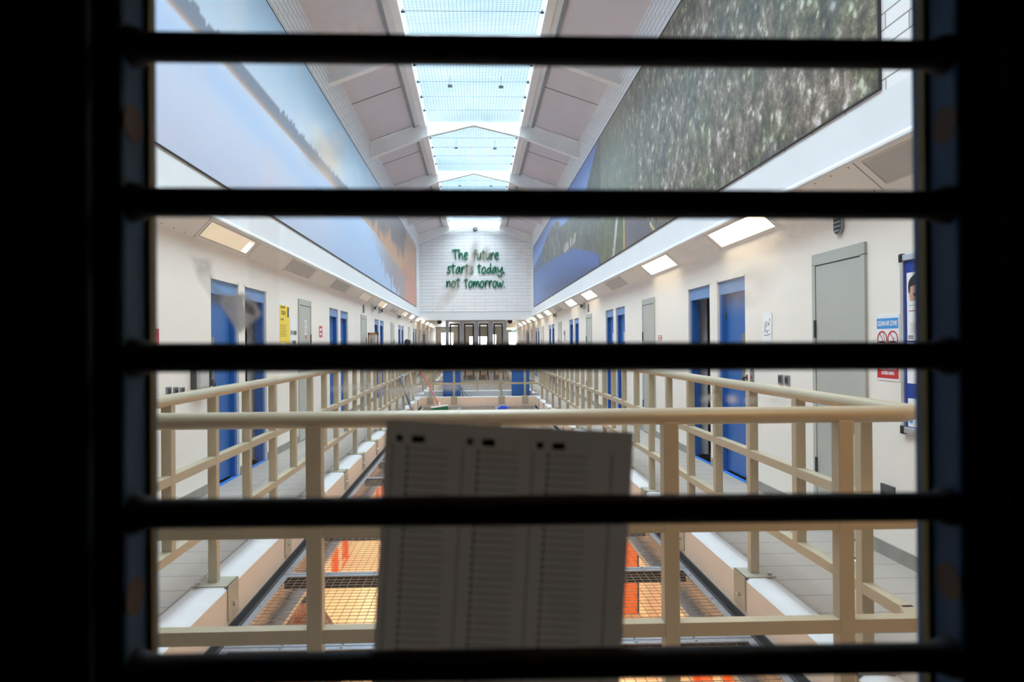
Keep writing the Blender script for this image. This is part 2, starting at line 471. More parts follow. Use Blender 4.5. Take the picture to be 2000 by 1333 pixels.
# skirting tiles
for nm, X, s, doors in (('baseboard_left', XL, -1, LC), ('baseboard_right', XR, 1, RC)):
    mb = MB(); y = YF
    for (a, b) in doors + [(YB, YB)]:
        xa, xb = (X, X + 0.012) if s < 0 else (X - 0.012, X)
        yy = y
        while yy < a - 0.01:
            y2 = min(yy + 0.57, a); mb.box(xa, xb, yy + 0.001, y2 - 0.001, 0, 0.095); yy = y2
        y = b
    struct(mb.build(nm, 'skirting'))

# ------------------------------------------------------------------ front wall and dark lobby round the camera
DX0, DX1 = -0.43, 0.54
fw = MB()
fw.box(XL - 0.25, DX0 - 0.04, 0.50, YF, GZ, 7.2); fw.box(DX1 + 0.04, XR + 0.25, 0.50, YF, GZ, 7.2)
fw.box(DX0 - 0.04, DX1 + 0.04, 0.50, YF, 2.12, 7.2); fw.box(DX0 - 0.04, DX1 + 0.04, 0.50, YF, GZ, 0.0)
struct(fw.build('wall_front', 'ochre_wall'))
lb = MB()
lb.box(-1.7, -1.6, -2.6, 0.50, 0, 2.6); lb.box(1.7, 1.8, -2.6, 0.50, 0, 2.6); lb.box(-1.7, 1.8, -2.7, -2.6, 0, 2.6)
struct(lb.build('wall_back', 'lobby_paint'))
struct(MB().box(-1.7, 1.8, -2.7, 0.50, 2.6, 2.7).build('ceiling_lobby', 'lobby_paint'))
struct(MB().box(-1.7, 1.8, -2.7, YF, -0.1, 0.0).build('floor_lobby', 'lobby_floor'))
# facing strip hiding the rough opening on the lobby side
struct(MB().box(DX0 - 0.12, DX0 - 0.002, 0.485, 0.50, 0, 2.16).box(DX1 + 0.002, DX1 + 0.12, 0.485, 0.50, 0, 2.16).box(DX0 - 0.12, DX1 + 0.12, 0.485, 0.50, 2.102, 2.22).build('trim_20', 'navy_paint'))

struct(MB().box(XL, XR, YF, 1.66, 2.42, 2.6).build('skylight_blocker', 'ochre_wall'))  # unseen slab added to keep skylight off the near landing
# the barred steel door in front of the camera
WX0, WX1, WZ0, WZ1 = -0.269, 0.3845, ZC - 0.43, ZC + 0.43
DY0, DY1 = 0.530, 0.590
door = empty('door_1', ((WX0 + WX1) / 2, DY0, 0.0)); struct(door)
OX, OY = door.location.x, door.location.y
def dl(mb, name, m_, smooth=False):          # build in world coordinates, then hang under the door
    o = mb.build(name, m_, door, smooth); o.location = (-OX, -OY, 0); return o
lf = MB()
lf.box(DX0, WX0, DY0, DY1, 0.01, 2.10, 0.004); lf.box(WX1, DX1, DY0, DY1, 0.01, 2.10, 0.004)
lf.box(WX0, WX1, DY0, DY1, 0.01, WZ0); lf.box(WX0, WX1, DY0, DY1, WZ1, 2.10)
dl(lf, 'door_leaf', 'navy_paint')
# raised flat trim round the window on the lobby side
tr = MB()
xa = at(128, 666, 0.51).x; xb = at(158, 666, 0.51).x
tr.box(xa, xb, 0.520, DY0 + 0.001, WZ0 - 0.06, WZ1 + 0.06, 0.003)
tr.box(WX1 + 0.030, WX1 + 0.045, 0.520, DY0 + 0.001, WZ0 - 0.06, WZ1 + 0.06, 0.003)
dl(tr, 'window_bead', 'navy_paint')
sl = MB()
sl.box(WX0 - 0.001, WX0 + 0.0040, 0.566, 0.574, WZ0, WZ1); sl.box(WX1 - 0.0035, WX1 + 0.001, 0.566, 0.574, WZ0, WZ1)
sl.box(WX0, WX1, 0.566, 0.574, WZ0, WZ0 + 0.006); sl.box(WX0, WX1, 0.566, 0.574, WZ1 - 0.006, WZ1)
dl(sl, 'glazing_seal', 'olive_seal')
for zz in (0.1755, -0.1965):
    for X, s in ((WX0, 1), (WX1, -1)):
        p = MB(); p.tube([(X - s*0.001, 0.546, ZC + zz), (X + s*0.0008, 0.546, ZC + zz)], 0.0150, 24)
        dl(p, 'hole_plug', 'brown_plug', True)
for k in range(-1, 6):
    z = ZC + 0.2345 - 0.1226 * k
    dz = 0.0017
    b = MB()
    n0, n1 = WX0, WX1
    r = 0.0117
    b.tube([(n0, .545, z + dz), (n0 + .006, .545, z + dz), (n0 + .012, .545, z + dz), (n1 - .012, .545, z - dz), (n1 - .006, .545, z - dz), (n1, .545, z - dz)],
           [.0160, .0150, r, r, .0150, .0160], 24)
    dl(b, 'bar', 'navy_bar', True)
# glass with finger smears
def smear_glass():
    M = bpy.data.materials.new('smeared_glass'); M.use_nodes = True
    nt = M.node_tree; nt.nodes.clear()
    tcn = NN(nt, 'ShaderNodeTexCoord'); L = nt.links
    blobs = [  # px, py, half-length, half-width, angle, strength
        (927, 492, 28, 9, 82, .60), (919, 522, 30, 9, 66, .60), (948, 498, 17, 8, 76, .6), (880, 574, 38, 10, 50, .28),
        (1016, 497, 12, 5, 50, .35), (1430, 781, 11, 10, 0, .5), (1383, 778, 16, 8, 15, .35), (1467, 782, 16, 7, 5, .3), (1520, 782, 34, 9, 0, .22),
        (1530, 455, 75, 42, 20, .30), (1360, 500, 90, 26, 22, .16), (1460, 560, 70, 40, 30, .2),
        (790, 762, 60, 9, 3, .35), (700, 757, 60, 9, 3, .25), (878, 757, 26, 7, 0, .4), (690, 60, 30, 26, 30, .35),
        (640, 300, 46, 46, 0, .22), (402, 520, 22, 12, 55, .3), (930, 240, 80, 30, 0, .15), (1180, 200, 60, 120, 0, .10)]
    acc = None
    for (px, py, a, b_, ang, st) in blobs:
        p = at(px, py, .577)
        k = .577 / F
        mp = NN(nt, 'ShaderNodeMapping', vector_type='TEXTURE')
        mp.inputs['Location'].default_value = (p.x, 0, p.z)
        mp.inputs['Rotation'].default_value = (0, -math.radians(ang), 0)
        mp.inputs['Scale'].default_value = (a * k, 1, b_ * k)
        L.new(tcn.outputs['Object'], mp.inputs[0])
        m0 = NN(nt, 'ShaderNodeVectorMath', operation='MULTIPLY'); m0.inputs[1].default_value = (1, 0, 1)
        L.new(mp.outputs[0], m0.inputs[0])
        ln = NN(nt, 'ShaderNodeVectorMath', operation='LENGTH'); L.new(m0.outputs[0], ln.inputs[0])
        r = NN(nt, 'ShaderNodeMapRange', interpolation_type='SMOOTHSTEP')
        r.inputs[1].default_value = 1.25; r.inputs[2].default_value = 0.35; r.inputs[3].default_value = 0; r.inputs[4].default_value = st
        L.new(ln.outputs['Value'], r.inputs[0])
        if acc is None: acc = r.outputs[0]
        else:
            mx = NN(nt, 'ShaderNodeMath', operation='MAXIMUM'); L.new(acc, mx.inputs[0]); L.new(r.outputs[0], mx.inputs[1]); acc = mx.outputs[0]
    nz = NN(nt, 'ShaderNodeTexNoise'); nz.inputs['Scale'].default_value = 60; nz.inputs['Detail'].default_value = 3
    L.new(tcn.outputs['Object'], nz.inputs[0])
    nr = NN(nt, 'ShaderNodeMapRange'); nr.inputs[1].default_value = .35; nr.inputs[2].default_value = .65; nr.inputs[3].default_value = .55; nr.inputs[4].default_value = 1.0
    L.new(nz.outputs[0], nr.inputs[0])
    mu = NN(nt, 'ShaderNodeMath', operation='MULTIPLY'); L.new(acc, mu.inputs[0]); L.new(nr.outputs[0], mu.inputs[1])
    ad = NN(nt, 'ShaderNodeMath', operation='ADD'); ad.inputs[1].default_value = 0.012; L.new(mu.outputs[0], ad.inputs[0])
    t = NN(nt, 'ShaderNodeBsdfTransparent'); t.inputs[0].default_value = (.985, .99, .985, 1)
    d = NN(nt, 'ShaderNodeBsdfTranslucent'); d.inputs[0].default_value = (1, 1, 1, 1)
    g = NN(nt, 'ShaderNodeBsdfGlossy'); g.inputs['Roughness'].default_value = .02
    fz = NN(nt, 'ShaderNodeFresnel'); fz.inputs[0].default_value = 1.35
    m1 = NN(nt, 'ShaderNodeMixShader'); L.new(ad.outputs[0], m1.inputs[0]); L.new(t.outputs[0], m1.inputs[1]); L.new(d.outputs[0], m1.inputs[2])
    fm = NN(nt, 'ShaderNodeMath', operation='MULTIPLY'); fm.inputs[1].default_value = .5; L.new(fz.outputs[0], fm.inputs[0])
    m2 = NN(nt, 'ShaderNodeMixShader'); L.new(fm.outputs[0], m2.inputs[0]); L.new(m1.outputs[0], m2.inputs[1]); L.new(g.outputs[0], m2.inputs[2])
    o = NN(nt, 'ShaderNodeOutputMaterial'); L.new(m2.outputs[0], o.inputs[0])
    return M
gl = MB().box(WX0, WX1, 0.5745, 0.5795, WZ0, WZ1)
dl(gl, 'glass_pane', smear_glass())

def film(name, col, alpha):
    M = bpy.data.materials.new(name); M.use_nodes = True; nt = M.node_tree; nt.nodes.clear()
    t = NN(nt, 'ShaderNodeBsdfTransparent'); d = NN(nt, 'ShaderNodeBsdfTranslucent'); d.inputs[0].default_value = (*srgb(col), 1)
    df = NN(nt, 'ShaderNodeBsdfDiffuse'); df.inputs[0].default_value = (*srgb(col), 1)
    a = NN(nt, 'ShaderNodeMixShader'); a.inputs[0].default_value = .06
    nt.links.new(d.outputs[0], a.inputs[1]); nt.links.new(df.outputs[0], a.inputs[2])
    mx = NN(nt, 'ShaderNodeMixShader'); tc = NN(nt, 'ShaderNodeTexCoord'); n = NN(nt, 'ShaderNodeTexNoise'); n.inputs['Scale'].default_value = 70
    nt.links.new(tc.outputs['Object'], n.inputs[0])
    r = NN(nt, 'ShaderNodeMapRange'); r.inputs[1].default_value = .3; r.inputs[2].default_value = .7; r.inputs[3].default_value = alpha * .8; r.inputs[4].default_value = min(1, alpha * 1.15)
    nt.links.new(n.outputs[0], r.inputs[0]); nt.links.new(r.outputs[0], mx.inputs[0])
    nt.links.new(t.outputs[0], mx.inputs[1]); nt.links.new(a.outputs[0], mx.inputs[2])
    o = NN(nt, 'ShaderNodeOutputMaterial'); nt.links.new(mx.outputs[0], o.inputs[0]); MATS[name] = M
film('tape_film', (214, 214, 216), .85); film('tape_thin', (215, 215, 215), .30); film('clear_tape', (225, 205, 170), .07)
GY = 0.5735
def flat_on_glass(pxs, t=0.0006, Y=GY):
    mb = MB(); pts = [at(x, y, Y) for x, y in pxs]
    mb.bm.faces.new([mb.bm.verts.new((p.x, Y - t, p.z)) for p in pts]); return mb
r0 = at(460, 600, GY)
tape = empty('tape_remnant', r0)
def hang(mb, name, m_):
    o = mb.build(name, m_, tape); o.location = -r0; return o
hang(flat_on_glass([(372, 498), (412, 512), (420, 552), (440, 575), (424, 600), (408, 575), (388, 545)]), 'thin_strip', 'tape_thin')
hang(flat_on_glass([(414, 566), (432, 574), (450, 576), (478, 572), (478, 592), (482, 610), (500, 624), (468, 654), (440, 610)]), 'folded_film', 'tape_film')
hang(flat_on_glass([(479, 572), (496, 588), (512, 614), (501, 624), (495, 616), (500, 611), (490, 595), (480, 590)]), 'torn_edge', 'tape_film')
tag(tape, 'torn grey scrap of sticky film stuck on the left of the door glass', 'tape')
o = flat_on_glass([(487, 400), (545, 400), (545, 1060), (487, 1060)], t=.0004, Y=.5738).build('tape_strip', 'clear_tape')
tag(o, 'clear upright strip of tape down the left of the glass', 'tape')

# the sheet of paper taped to the glass
def paper_mat():
    M = bpy.data.materials.new('thin_paper'); M.use_nodes = True; nt = M.node_tree; nt.nodes.clear()
    d = NN(nt, 'ShaderNodeBsdfDiffuse'); d.inputs[0].default_value = (.80, .79, .78, 1)
    t = NN(nt, 'ShaderNodeBsdfTranslucent'); t.inputs[0].default_value = (.60, .53, .46, 1)
    mx = NN(nt, 'ShaderNodeMixShader'); mx.inputs[0].default_value = .20
    nt.links.new(d.outputs[0], mx.inputs[1]); nt.links.new(t.outputs[0], mx.inputs[2])
    o = NN(nt, 'ShaderNodeOutputMaterial'); nt.links.new(mx.outputs[0], o.inputs[0]); return M
MATS['thin_paper'] = paper_mat()
PY = 0.5732
tl = at(754, 820, PY); trp = at(1238, 845, PY)
ux = (trp - tl).normalized(); uz = Vector((ux.z, 0, -ux.x)); 
pw = (trp - tl).length; ph = pw * 1.414
sheet = empty('paper_sheet', tl)
mb = MB(); nu, nv = 12, 16
def pp(u, v, off=0.0):
    bulge = 0.0012 * math.sin(u / pw * PI) 
    p = ux * u + uz * v
    return (p.x, -off - bulge, p.z)
G = [[mb.bm.verts.new(pp(pw * i / nu, ph * j / nv)) for i in range(nu + 1)] for j in range(nv + 1)]
for j in range(nv):
    for i in range(nu): mb.bm.faces.new((G[j][i], G[j][i+1], G[j+1][i+1], G[j+1][i]))
mb.build('sheet', 'thin_paper', sheet)
ink = MB()
def inkq(u0, v0, u1, v1):
    n = 4 if u1 - u0 > .02 else 1
    for i in range(n):
        a, b = u0 + (u1-u0)*i/n, u0 + (u1-u0)*(i+1)/n
        ink.quad(pp(a, v0, .0004), pp(b, v0, .0004), pp(b, v1, .0004), pp(a, v1, .0004))
for c in range(3):
    u = pw * (.045 + .282 * c)
    inkq(u, .012, u + .0055, .0175); inkq(u + .013, .0118, u + .024, .0178)
    for r in range(44):
        v = .0215 + r * .0062
        inkq(u + .0090, v, u + .0115, v + .0034)
        if r % 1 == 0: inkq(u + .014, v + .0012, u + .044, v + .0019)
    inkq(u - .003, .02, u - .0022, .29)
inkq(pw - .018, .02, pw - .017, .29)
ink.build('printed_list', 'print_ink', sheet)
tag(sheet, 'white sheet with three printed columns taped low on the door glass', 'paper')

# ------------------------------------------------------------------ roof
struct(MB().prism([(UL, 6.33), (-1.456, 6.70), (-1.456, 6.90), (UL - 0.3, 6.55), (UL - 0.3, 6.33)], YF, YE).build('ceiling_left', 'roof_board'))
struct(MB().prism([(UR, 6.33), (1.456, 6.70), (1.456, 6.90), (UR + 0.3, 6.55), (UR + 0.3, 6.33)], YF, YE).build('ceiling_right', 'roof_board'))
TY = [2.5, 7.15, 11.8, 16.45, 21.1, 25.75, 30.35]
jm = MB()
for a, b in zip(TY, TY[1:]):
    y = (a + b) / 2 - 0.23
    for s, X in ((-1, UL), (1, UR)):
        p0, p1 = Vector((X, y, 6.328)), Vector((s * 1.456, y, 6.698)); g = Vector((0, .014, 0)); dn = Vector((0, 0, -.006))
        jm.quad(p0 - g + dn, p0 + g + dn, p1 + g + dn, p1 - g + dn)
        jm.quad(p0 - g + dn, p0 - g - dn, p1 - g - dn, p1 - g + dn); jm.quad(p0 + g + dn, p0 + g - dn, p1 + g - dn, p1 + g + dn)
struct(jm.build('trim_21', 'joint_grey'))
for i, s in enumerate((-1, 1)):
    # steel edge angle, white channel, box purlin, upstand
    struct(MB().box(*sorted((s*1.456, s*1.40)), YF, YE, 6.66, 6.92).build('trim_%d' % (22 + i), 'steel_grey'))
    struct(MB().prism([(s*1.40, 6.70), (s*1.285, 6.735), (s*1.285, 6.95), (s*1.40, 6.95)], YF, YE).build('trim_%d' % (24 + i), 'white_band'))
    struct(MB().box(*sorted((s*1.285, s*1.15)), YF, YE, 6.69, 7.05).build('trim_%d' % (26 + i), 'truss_paint'))
# glazing above (shallow pitched)
gz = struct(MB().prism([(-1.3, 7.06), (0, 7.28), (1.3, 7.06), (1.3, 7.08), (0, 7.30), (-1.3, 7.08)], YF, YE).build('window_1', 'roof_glazing'))
# security mesh bays
def sky_mesh(a, b, k):
    root = empty('security_mesh', (0, a, 6.82))
    mb = MB(); L = b - a; n = int(L / 0.0625)
    for i in range(37):
        x = -1.14 + i * 0.0633; mb.wire((x, 0.05, 0), (x, L - .05, 0), .0024)
    for j in range(n + 1):
        y = 0.05 + (L - .1) * j / n; mb.wire((-1.15, y, .003), (1.15, y, .003), .0017)
    mb.build('wire_grid', 'sky_wire', root)
    y = 0.42
    while y < L - .1:
        MB().wire((-1.15, y, -.01), (1.15, y, -.01), .0045).build('support_rod', 'sky_wire', root)
        for s in (-1, 1):
            c = MB(); x = s * 1.12
            c.box(x - .035, x + .035, y - .02, y + .02, -.035, -.022, .004); c.tube([(x, y, -.045), (x, y, .02)], .010, 8)
            c.build('clamp', 'dark_steel', root)
        y += 0.85
    tag(root, 'wire security mesh bay under the roof glazing, %s bay from the front' % ORD[k], 'mesh', 'security mesh bays under the skylight')
for k, (a, b) in enumerate(zip([YF] + TY, TY)):
    if k == 0: continue
    sky_mesh(a, b, k)
# dark fittings lying on the glazing
for k, (a, b) in enumerate(zip(TY, TY[1:])):
    for x, dy in ((-.50, 2.85), (.60, 2.9)):
        o = MB().box(x - .05, x + .05, a + dy, a + dy + .11, 7.0, 7.035, .008).build('glazing_bracket', 'dark_plastic')
        tag(o, 'small dark bracket below the %s side of the roof glazing, %s bay' % ('left' if x < 0 else 'right', ORD[k + 1]), 'bracket', 'glazing brackets')
        o2 = MB().tube([(x, a + dy + .05, 7.03), (x, a + dy + .05, 7.24)], .006, 6).build('hanger', 'dark_plastic', o)
# trusses
def truss(y, k):
    root = empty('roof_truss', (0, y, 5.92))
    Z = lambda z: z - 5.92
    for s, X in ((-1, UL), (1, UR)):
        # haunched rafter: web with flanges
        web = [(X, Z(5.93)), (X, Z(6.32)), (s*1.30, Z(6.75)), (s*1.12, Z(6.78)), (s*1.12, Z(6.44))]
        MB().prism(web, -.012, .012).build('rafter_web', 'truss_paint', root)
        bot = [(X, Z(5.915)), (X, Z(5.935)), (s*1.12, Z(6.455)), (s*1.12, Z(6.435))]
        MB().prism(bot, -.075, .075).build('bottom_flange', 'truss_paint', root)
        top = [(X, Z(6.30)), (X, Z(6.32)), (s*1.35, Z(6.73)), (s*1.35, Z(6.71))]
        MB().prism(top, -.075, .075).build('top_flange', 'truss_paint', root)
        cw = [(s*1.12, Z(6.445)), (0, Z(6.725)), (0, Z(6.80)), (s*1.12, Z(6.80))]
        MB().prism(cw, -.012, .012).build('centre_web', 'truss_paint', root)
        cf = [(s*1.14, Z(6.430)), (s*1.14, Z(6.452)), (0, Z(6.732)), (0, Z(6.710))]
        MB().prism(cf, -.055, .055).build('centre_flange', 'truss_paint', root)
        st = MB(); st.box(*sorted((s*1.10, s*1.12)), -.07, .07, Z(6.44), Z(6.79)); st.build('stiffener', 'truss_paint', root)
        # folded gusset rising to the ridge beam
        g = MB(); g.bm.faces.new([g.bm.verts.new(p) for p in ((s*1.10, -.06, Z(6.46)), (s*.58, -.012, Z(6.80)), (s*1.10, -.012, Z(6.80)))])
        g.bm.faces.new([g.bm.verts.new(p) for p in ((s*1.10, -.06, Z(6.46)), (s*.58, -.012, Z(6.80)), (s*.58, -.010, Z(6.62)))])
        g.build('gusset', 'truss_paint', root)
    tag(root, 'white steel roof truss across the hall, %s from the front' % ORD[k], 'roof truss', 'roof trusses')
for k, y in enumerate(TY): truss(y, k)

# ------------------------------------------------------------------ gable wall, far ceiling, far wall
gw = MB()
gw.prism([(UL, 2.90), (UR, 2.90), (UR, 5.96), (1.15, 6.46), (0, 6.74), (-1.15, 6.46), (UL, 5.96)], YE, YE + .3)
struct(gw.build('wall_end', BR_END))
struct(MB().prism([(UL - .3, 5.9), (UR + .3, 5.9), (UR + .3, 7.4), (UL - .3, 7.4)], YE + .02, YE + .3).build('wall_end_upper', 'white_band'))
struct(MB().box(UL, UR, YE - .03, YE + .3, 2.52, 2.90).build('trim_30', 'white_band'))
struct(MB().box(UL, UR, YE - .035, YE - .028, 2.885, 2.90).build('trim_31', 'joint_grey'))
struct(MB().box(XL - .3, XR + .3, YE - .02, YB, 2.62, 2.75).build('ceiling_far', 'white_paint'))
far = MB()
# far wall with glazed openings
def wall_holes(x0, x1, z0, z1, y0, y1, holes):
    mb = MB(); xs = sorted({x0, x1, *[h[0] for h in holes], *[h[1] for h in holes]}); zs = sorted({z0, z1, *[h[2] for h in holes], *[h[3] for h in holes]})
    for xa, xb in zip(xs, xs[1:]):
        for za, zb in zip(zs, zs[1:]):
            cx, cz = (xa + xb) / 2, (za + zb) / 2
            if any(h[0] < cx < h[1] and h[2] < cz < h[3] for h in holes): continue
            mb.box(xa, xb, y0, y1, za, zb)
    return mb
def farx(px): return at(px, 666, YB).x
H = [(farx(861), farx(886), .1, 2.25), (farx(916), farx(925), 1.35, 1.98), (farx(932), farx(952), 1.35, 1.98), (farx(961), farx(970), 1.3, 2.1), (farx(993), farx(1015.5), .1, 2.25), (farx(1016.5), farx(1022), .1, 2.25)]
struct(wall_holes(XL - .3, XR + .3, GZ, 2.75, YB, YB + .3, H).build('wall_far', 'far_wall'))
for i, h in enumerate(H):
    fr = MB(); t = .03
    fr.box(h[0], h[0] + t, YB + .05, YB + .1, h[2], h[3]); fr.box(h[1] - t, h[1], YB + .05, YB + .1, h[2], h[3]); fr.box(h[0], h[1], YB + .05, YB + .1, h[2], h[2] + t); fr.box(h[0], h[1], YB + .05, YB + .1, h[3] - t, h[3])
    o = struct(fr.build('window_%d' % (i + 2), 'grey_door'))
    if i in (1, 2, 3):
        g = MB(); x = h[0] + .12
        while x < h[1] - .05: g.box(x - .012, x + .012, YB + .06, YB + .085, h[2], h[3]); x += .14
        for z in (h[2] + .2, h[2] + .4): g.box(h[0], h[1], YB + .062, YB + .083, z - .012, z + .012)
        g.build('window_bars', 'dark_steel', o)
# grey steel cage under the gable
cg = empty('steel_gate_frame', (0, YE + .35, 0))
def cx_(px): return at(px, 650, YE + .35).x
for a, b in ((870.5, 876.5), (898.5, 905), (927, 934.5), (955, 963), (984, 989.5)):
    MB().box(cx_(a), cx_(b), -.08, .08, -.19, 2.60, .01).build('post', 'galvanised', cg)
MB().box(cx_(870.5), cx_(989.5), -.09, .09, 2.46, 2.60).build('head_beam', 'galvanised', cg)
for a, b in ((877, 898), (905.5, 926.5), (935, 954.5), (963.5, 983.5)):
    x0, x1 = cx_(a) + .02, cx_(b) - .02
    f = MB(); t = .06
    f.box(x0, x0 + t, .25, .31, 0.02, 2.38); f.box(x1 - t, x1, .25, .31, 0.02, 2.38); f.box(x0, x1, .25, .31, 2.32, 2.38); f.box(x0, x1, .25, .31, .95, 1.05); f.box(x0, x1, .25, .31, .30, .36)
    x = x0 + .12
    g_ = f.build('gate', 'dark_steel', cg)
tag(cg, 'grey galvanised steel gate frame with four bays under the gable wall', 'gate frame')
for px in (858, 996):
    x = at(px, 634, 33).x
    o = MB().lathe([(.02, -.20), (.09, -.17), (.12, -.10), (.12, -.04), (.06, 0)], 16, (0, 0, 0)).build('dome_camera', 'black_plastic', None, True)
    o.location = (x, 33, 2.62); tag(o, 'black dome camera hanging %s of the steel gates' % ('left' if px < 900 else 'right'), 'camera', 'dome cameras')
o = MB().box(-.32, .32, 0, .09, -.05, .05, .01).build('ceiling_strip_light', emis('strip_on', (1, .8, .5), 2.2)); o.location = (at(998, 641, 40).x, 40, 2.33)
tag(o, 'lit strip light over the far right passage', 'light')
MB().box(-.34, .34, .01, .10, .05, .29).build('housing', 'white_plastic', o)
o = MB().box(-.1, .1, 0, .03, -.035, .035).build('exit_sign', 'exit_green'); o.location = (at(1002, 648, YB - .04).x, YB - .035, 2.36)
tag(o, 'tiny green exit sign above the bright far door', 'sign')
# small round device at the apex
o = MB().lathe([(.085, 0), (.095, .02), (.095, .05), (.06, .07)], 24).build('ridge_sensor', 'dark_plastic', None, True)
o.rotation_euler = (PI/2, 0, 0); o.location = (at(928, 448, YE).x, YE, at(928, 448, YE).z)
MB().lathe([(.055, .05), (.06, .075), (.03, .09)], 20).build('lens', 'white_plastic', o, True)
MB().box(-.015, .015, -.03, .03, .088, .093).build('mark', 'black_plastic', o)
tag(o, 'small round dark sensor under the apex of the gable wall', 'sensor')

# ------------------------------------------------------------------ quote in green letters
GLY = {
 'T': ([[(0,.94),(.5,1.0),(1,1.0)], [(.52,.98),(.5,.5),(.6,0)]], 0, 1),
 'h': ([[(.12,1.05),(.08,.5),(.18,0)], [(.14,.2),(.4,.6),(.72,.62),(.82,.3),(.9,0)]], 0, 1),
 'e': ([[(.12,.3),(.6,.42),(.9,.55),(.7,.72),(.35,.66),(.1,.36),(.2,.06),(.5,0),(.9,.14)]], 0, 1),
 'f': ([[(1,.92),(.7,1.02),(.45,.88),(.42,.5),(.5,0)], [(0,.58),(.9,.66)]], 0, 1),
 'u': ([[(.1,.66),(.08,.3),(.25,.03),(.55,.1),(.8,.4),(.86,.66)], [(.86,.66),(.84,.3),(.98,0)]], 0, 1),
 't': ([[(.5,1.0),(.46,.5),(.5,.15),(.64,0)], [(0,.74),(.5,.78),(1,.80)]], 0, 1),
 'r': ([[(.1,.68),(.2,.3),(.22,0)], [(.2,.25),(.45,.58),(.75,.7),(1,.58)]], 0, 1),
 's': ([[(.95,.62),(.65,.72),(.4,.6),(.55,.4),(.85,.22),(.7,.03),(.35,0),(.05,.12)]], 0, 1),
 'a': ([[(.85,.6),(.55,.68),(.2,.4),(.08,.12),(.3,.02),(.6,.22),(.86,.6)], [(.86,.66),(.84,.3),(1,.02)]], 0, 1),
 'o': ([[(.5,.68),(.2,.5),(.08,.2),(.3,0),(.65,.04),(.9,.32),(.82,.6),(.5,.68)]], 0, 1),
 'd': ([[(.75,.5),(.45,.58),(.12,.34),(.12,.1),(.4,.04),(.8,.3)], [(.88,1.04),(.84,.5),(.9,.02)]], 0, 1),
 'y': ([[(.1,.66),(.2,.3),(.5,.2),(.85,.62)], [(.92,.68),(.9,.1),(.7,-.28),(.35,-.34),(.1,-.12)]], 0, 1),
 'n': ([[(.1,.66),(.16,.3),(.1,0)], [(.14,.2),(.4,.55),(.7,.62),(.82,.35),(.86,0)]], 0, 1),
 'm': ([[(.04,.66),(.1,.3),(.06,0)], [(.1,.2),(.3,.6),(.48,.5),(.5,.05)], [(.5,.2),(.72,.62),(.9,.5),(.96,0)]], 0, 1),
 'w': ([[(.02,.66),(.14,.1),(.3,.08),(.5,.5),(.56,.12),(.7,.06),(1,.7)]], 0, 1),
 '.': ([[(.3,.02),(.6,.03)]], 0, 1),
 ',': ([[(.2,.1),(.7,.08),(.6,-.04)]], 0, 1),
}
def smooth_line(p, n=6):
    if len(p) < 3: return [Vector(q) for q in p]
    q = [Vector(p[0])] + [Vector(a) for a in p] + [Vector(p[-1])]; out = []
    for i in range(1, len(q) - 2):
        for k in range(n):
            t = k / n
            out.append(0.5 * ((2*q[i]) + (-q[i-1]+q[i+1])*t + (2*q[i-1]-5*q[i]+4*q[i+1]-q[i+2])*t*t + (-q[i-1]+3*q[i]-3*q[i+1]+q[i+2])*t**3))
    out.append(q[-2]); return out
def letter(ch, px0, px1, base, asc, wordtxt, idx, line):
    YL = YE
    p0, p1 = at(px0, base, YL), at(px1, base, YL); H_ = (base - asc) / F * YL
    W = p1.x - p0.x
    root = MB()
    for st in GLY[ch][0]:
        pl = smooth_line(st); pts = [Vector((v[0] * W, v[1] * H_)) for v in pl]
        L_, R_ = [], []
        n = len(pts)
        for i, p in enumerate(pts):
            t = (pts[min(i+1, n-1)] - pts[max(i-1, 0)])
            if t.length < 1e-6: t = Vector((1, 0))
            t.normalize(); nn = Vector((-t.y, t.x))
            wd = .030 * (0.75 + .3 * math.sin(PI * (i + .6) / n))
            if i == 0: p = p - t * .012
            if i == n - 1: p = p + t * .012
            L_.append(p + nn * wd); R_.append(p - nn * wd)
        for i in range(n - 1):
            root.prism([(L_[i].x, L_[i].y), (L_[i+1].x, L_[i+1].y), (R_[i+1].x, R_[i+1].y), (R_[i].x, R_[i].y)], -.055, -.02)
    # stand-off pin
    a = GLY[ch][0][0][0]
    for q in (GLY[ch][0][0][0], GLY[ch][0][-1][-1]):
        root.tube([(q[0]*W, -.03, q[1]*H_), (q[0]*W, .002, q[1]*H_)], .008, 6)
    o = root.build('wall_letter', 'green_letter'); o.location = (p0.x, YL, p0.z)
    nm = {'.': 'full stop', ',': 'comma'}.get(ch, "letter '%s'" % ch)
    tag(o, "green raised %s, %s character of '%s' in the %s line" % (nm, ORD[idx], wordtxt, line), 'letter', 'green letters of the wall quote')
LN = [
 ('top', 507, 489, [('The', [(883,895.5),(896,904.5),(906,914)]), ('future', [(924,931),(932,940),(941,947.5),(949,957),(958,965),(966,974)])]),
 ('middle', 534.5, 516, [('starts', [(873,880),(881,889.5),(890,899.5),(901,907),(908,915.5),(917,924)]), ('today,', [(932,939.5),(940.5,949),(950.5,959.5),(961,970),(971,981.5),(982,985)])]),
 ('bottom', 561.5, 543.5, [('not', [(872,880.5),(881.5,890),(891,898.5)]), ('tomorrow.', [(906.5,914),(915,923),(924,936),(937,945.5),(946.5,953.5),(954.5,961),(962,970),(971,982.5),(983.5,986.5)])]),
]
for line, base, asc, ws in LN:
    for wt, sp in ws:
        for i, (ch, (a, b)) in enumerate(zip(wt, sp)): letter(ch, a, b, base, asc, wt, i, line)

